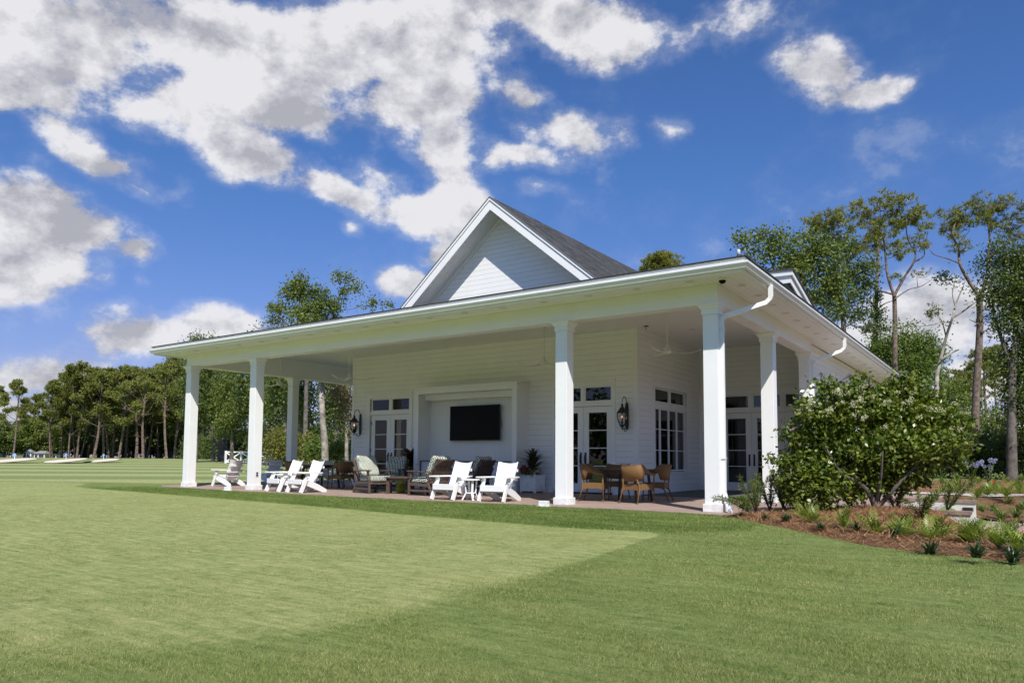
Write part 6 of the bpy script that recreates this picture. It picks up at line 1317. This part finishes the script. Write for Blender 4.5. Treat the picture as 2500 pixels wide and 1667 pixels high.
m = MB(); m.box(3.3, 3.62, 3.42, fy-.03, -.6, -.13); m.box(3.62, 3.95, 3.42, fy-.03, -.6, -.29); tag(m.build('garden_steps', CONC), kind='structure')
# path light, marker flag, post, tape
p = onplane(2414, 1194, 2, .03); t = thing('path_light', 'black post path light standing among the blue flowers', 'path light', tuple(p)); m = MB(); m.tube([p, p+np.array([0, 0, .52])], .022, 8); m.build('post', BLACK, t); m = MB(); m.lathe([(.02, .50), (.12, .50), (.11, .53), (.03, .57)], 14, tuple(p)); m.build('lamp_head', BLACK, t)
p = onplane(2421, 1192, 2, .03); t = thing('marker_flag', 'tiny red marker flag stuck in the far mulch', 'flag', tuple(p)); m = MB(); m.tube([p, p+np.array([0, 0, .28])], .006, 5); m.build('stake', mat('wire', (.4, .4, .4), .4), t); m = MB(); m.box(p[0], p[0]+.07, p[1]-.004, p[1]+.004, p[2]+.17, p[2]+.28); m.build('cloth', mat('flag_red', (.6, .02, .02), .6), t)
p = onplane(2498, 1169, 2, -.02); t = thing('white_post', 'slim white post on the grass at the right edge', 'post', tuple(p)); hgt = float(at(2498, 1102, float((p-CAM)@FWH))[2]); m = MB(); m.box(p[0]-.06, p[0]+.06, p[1]-.06, p[1]+.06, -.05, hgt); m.build('shaft', TRIM, t); m = MB(); m.box(p[0]-.3, p[0]+.3, p[1]-.2, p[1]+.2, -.03, .05); m.build('base_slab', CONC, t)
p = onplane(2250, 1190, 2, .04); m = MB(); m.bar(p, p+np.array([.18, -.25, .02]), .07, .012, (1, 0, 0)); m.bar(p+np.array([.02, -.02, .012]), p+np.array([-.3, -.05, .18]), .06, .01, (0, 1, 0)); tag(m.build('yellow_tape', mat('tape_yellow', (.62, .58, .06), .6)), 'loop of yellow tape lying on the far mulch by the shrub', 'tape')
# ------------------------------------------------------------------ golf course things
for i, (u, vb, vt, d, lab) in enumerate(((36, 1131, 1107, 79, 'light blue pin flag behind the leftmost sand bunker'), (161.5, 1128, 1107, 82, 'light blue pin flag behind the middle sand bunker'), (253, 1125, 1108, 88, 'light blue pin flag behind the rightmost sand bunker'))):
    p = px(u, 1116, d); p[2] = gz_(p); k = d/FPX; b = px(u, vb, d); t = thing('pin_flag', lab, 'flag', tuple(p), 'pin flags on the practice green'); top = px(u, vt, d)[2]
    m = MB(); m.tube([p, (p[0], p[1], top)], .045, 6); m.build('pole', mat('pole_white', (.8, .8, .75), .5), t)
    m = MB(); q = RT0*(-.22 if i == 0 else .14); m.add([(p[0]-q[0]*.9, p[1]-q[1]*.9, top-.30), (p[0]+q[0]*.6, p[1]+q[1]*.6, top-.34), (p[0]+q[0], p[1]+q[1], top-.12), (p[0]+q[0]*.2, p[1]+q[1]*.2, top+.03), (p[0]-q[0]*.6, p[1]-q[1]*.6, top-.05)]+[(p[0]-q[0]*.9+.02, p[1]-q[1]*.9-.06, top-.30), (p[0]+q[0]*.6+.02, p[1]+q[1]*.6-.06, top-.34), (p[0]+q[0]+.02, p[1]+q[1]-.06, top-.12), (p[0]+q[0]*.2+.02, p[1]+q[1]*.2-.06, top+.03), (p[0]-q[0]*.6+.02, p[1]-q[1]*.6-.06, top-.05)], [(0, 1, 2, 3, 4), (9, 8, 7, 6, 5)]+[(j, (j+1) % 5, 5+(j+1) % 5, 5+j) for j in range(5)]); m.build('cloth', mat('flag_blue', (.22, .42, .72), .6), t)
# white rail fence with crossed braces
d = 88; a, c = px(551, 1116, d), px(664, 1116, d); zg = gz_(a); t = thing('rail_fence', 'white rail fence with crossed braces beyond the porch columns', 'fence', tuple(np.array([a[0], a[1], zg])))
dv = (c-a); dv[2] = 0; L_ = np.linalg.norm(dv); dv /= L_; hF = float(px(551, 1101, d)[2])-zg; n = 3
for i in range(n+1):
    q = a+dv*L_*i/n; m = MB(); m.box(q[0]-.09, q[0]+.09, q[1]-.09, q[1]+.09, zg-.2, zg+hF+.05); m.build('post', TRIM, t)
m = MB()
for z in (hF-.10, .18): m.bar((a[0], a[1], zg+z), (c[0], c[1], zg+z), .16, .06, (0, 0, 1))
m.build('rail', TRIM, t); m = MB()
for i in range(n):
    p, q = a+dv*L_*i/n, a+dv*L_*(i+1)/n
    m.bar((p[0], p[1], zg+.2), (q[0], q[1], zg+hF-.16), .12, .05, (0, 0, 1)); m.bar((p[0], p[1], zg+hF-.16), (q[0], q[1], zg+.2), .12, .05, (0, 0, 1))
m.build('cross_brace', TRIM, t)
# far buildings under the trees
WR = mat('far_white_wall', (.72, .72, .73), .7); GR = mat('far_grey_roof', (.22, .22, .23), .8); DK = mat('far_window', (.05, .05, .07), .4)
def far_house(u0, u1, vt, vb, d, label, name, wins):
    a, b = px(u0, vb, d), px(u1, vb, d); z0 = gz_(a)-.3; zt = float(px(u0, vt, d)[2]); t = thing(name, label, 'building', (a[0], a[1], z0)); dv = b-a; dv[2] = 0; L_ = np.linalg.norm(dv); dv /= L_; nn = np.array([-dv[1], dv[0], 0]); dp = min(5, L_)
    if nn@FWH < 0: nn = -nn
    zw = z0+(zt-z0)*.68; m = MB(); m.extr([a*[1, 1, 0]+[0, 0, z0], b*[1, 1, 0]+[0, 0, z0], (b+nn*dp)*[1, 1, 0]+[0, 0, z0], (a+nn*dp)*[1, 1, 0]+[0, 0, z0]], (0, 0, zw-z0)); m.build('wall', WR, t)
    m = MB(); e = .3; A, B = a-dv*e-nn*e, b+dv*e-nn*e; A2, B2 = a-dv*e+nn*(dp+e), b+dv*e+nn*(dp+e); R1, R2 = (A+A2)/2+dv*.8, (B+B2)/2-dv*.8
    pts = [(*A[:2], zw), (*B[:2], zw), (*B2[:2], zw), (*A2[:2], zw), (*R1[:2], zt), (*R2[:2], zt)]; m.add(pts, [(0, 1, 5, 4), (1, 2, 5), (2, 3, 4, 5), (3, 0, 4), (3, 2, 1, 0)]); m.build('roof', GR, t)
    for q0, q1, f0_, f1_ in wins:
        p0, p1 = a+dv*L_*q0-nn*.04, a+dv*L_*q1-nn*.04; m = MB(); m.extr([(*p0[:2], z0+(zw-z0)*f0_), (*p1[:2], z0+(zw-z0)*f0_), (*p1[:2], z0+(zw-z0)*f1_), (*p0[:2], z0+(zw-z0)*f1_)], nn*.06); m.build('window', DK, t)
far_house(63, 76, 1096, 1110, 160, 'small white pavilion with a grey roof and dark openings under the far trees', 'garden_pavilion', [(.25, .45, .05, .8), (.55, .75, .05, .8)])
far_house(83, 109, 1100, 1110, 158, 'long low white shelter with wide openings right of the small pavilion', 'golf_shelter', [(.08, .34, .1, .8), (.44, .92, .3, .85)])
far_house(-20, 26, 1078, 1107, 178, 'white house with a row of windows partly hidden at the far left', 'house', [(.5+.1*i, .56+.1*i, .35, .75) for i in range(5)])
far_house(135, 147, 1105, 1111, 165, 'tiny white shed seen between the far pine trunks', 'shed', [(.3, .6, .1, .7)])
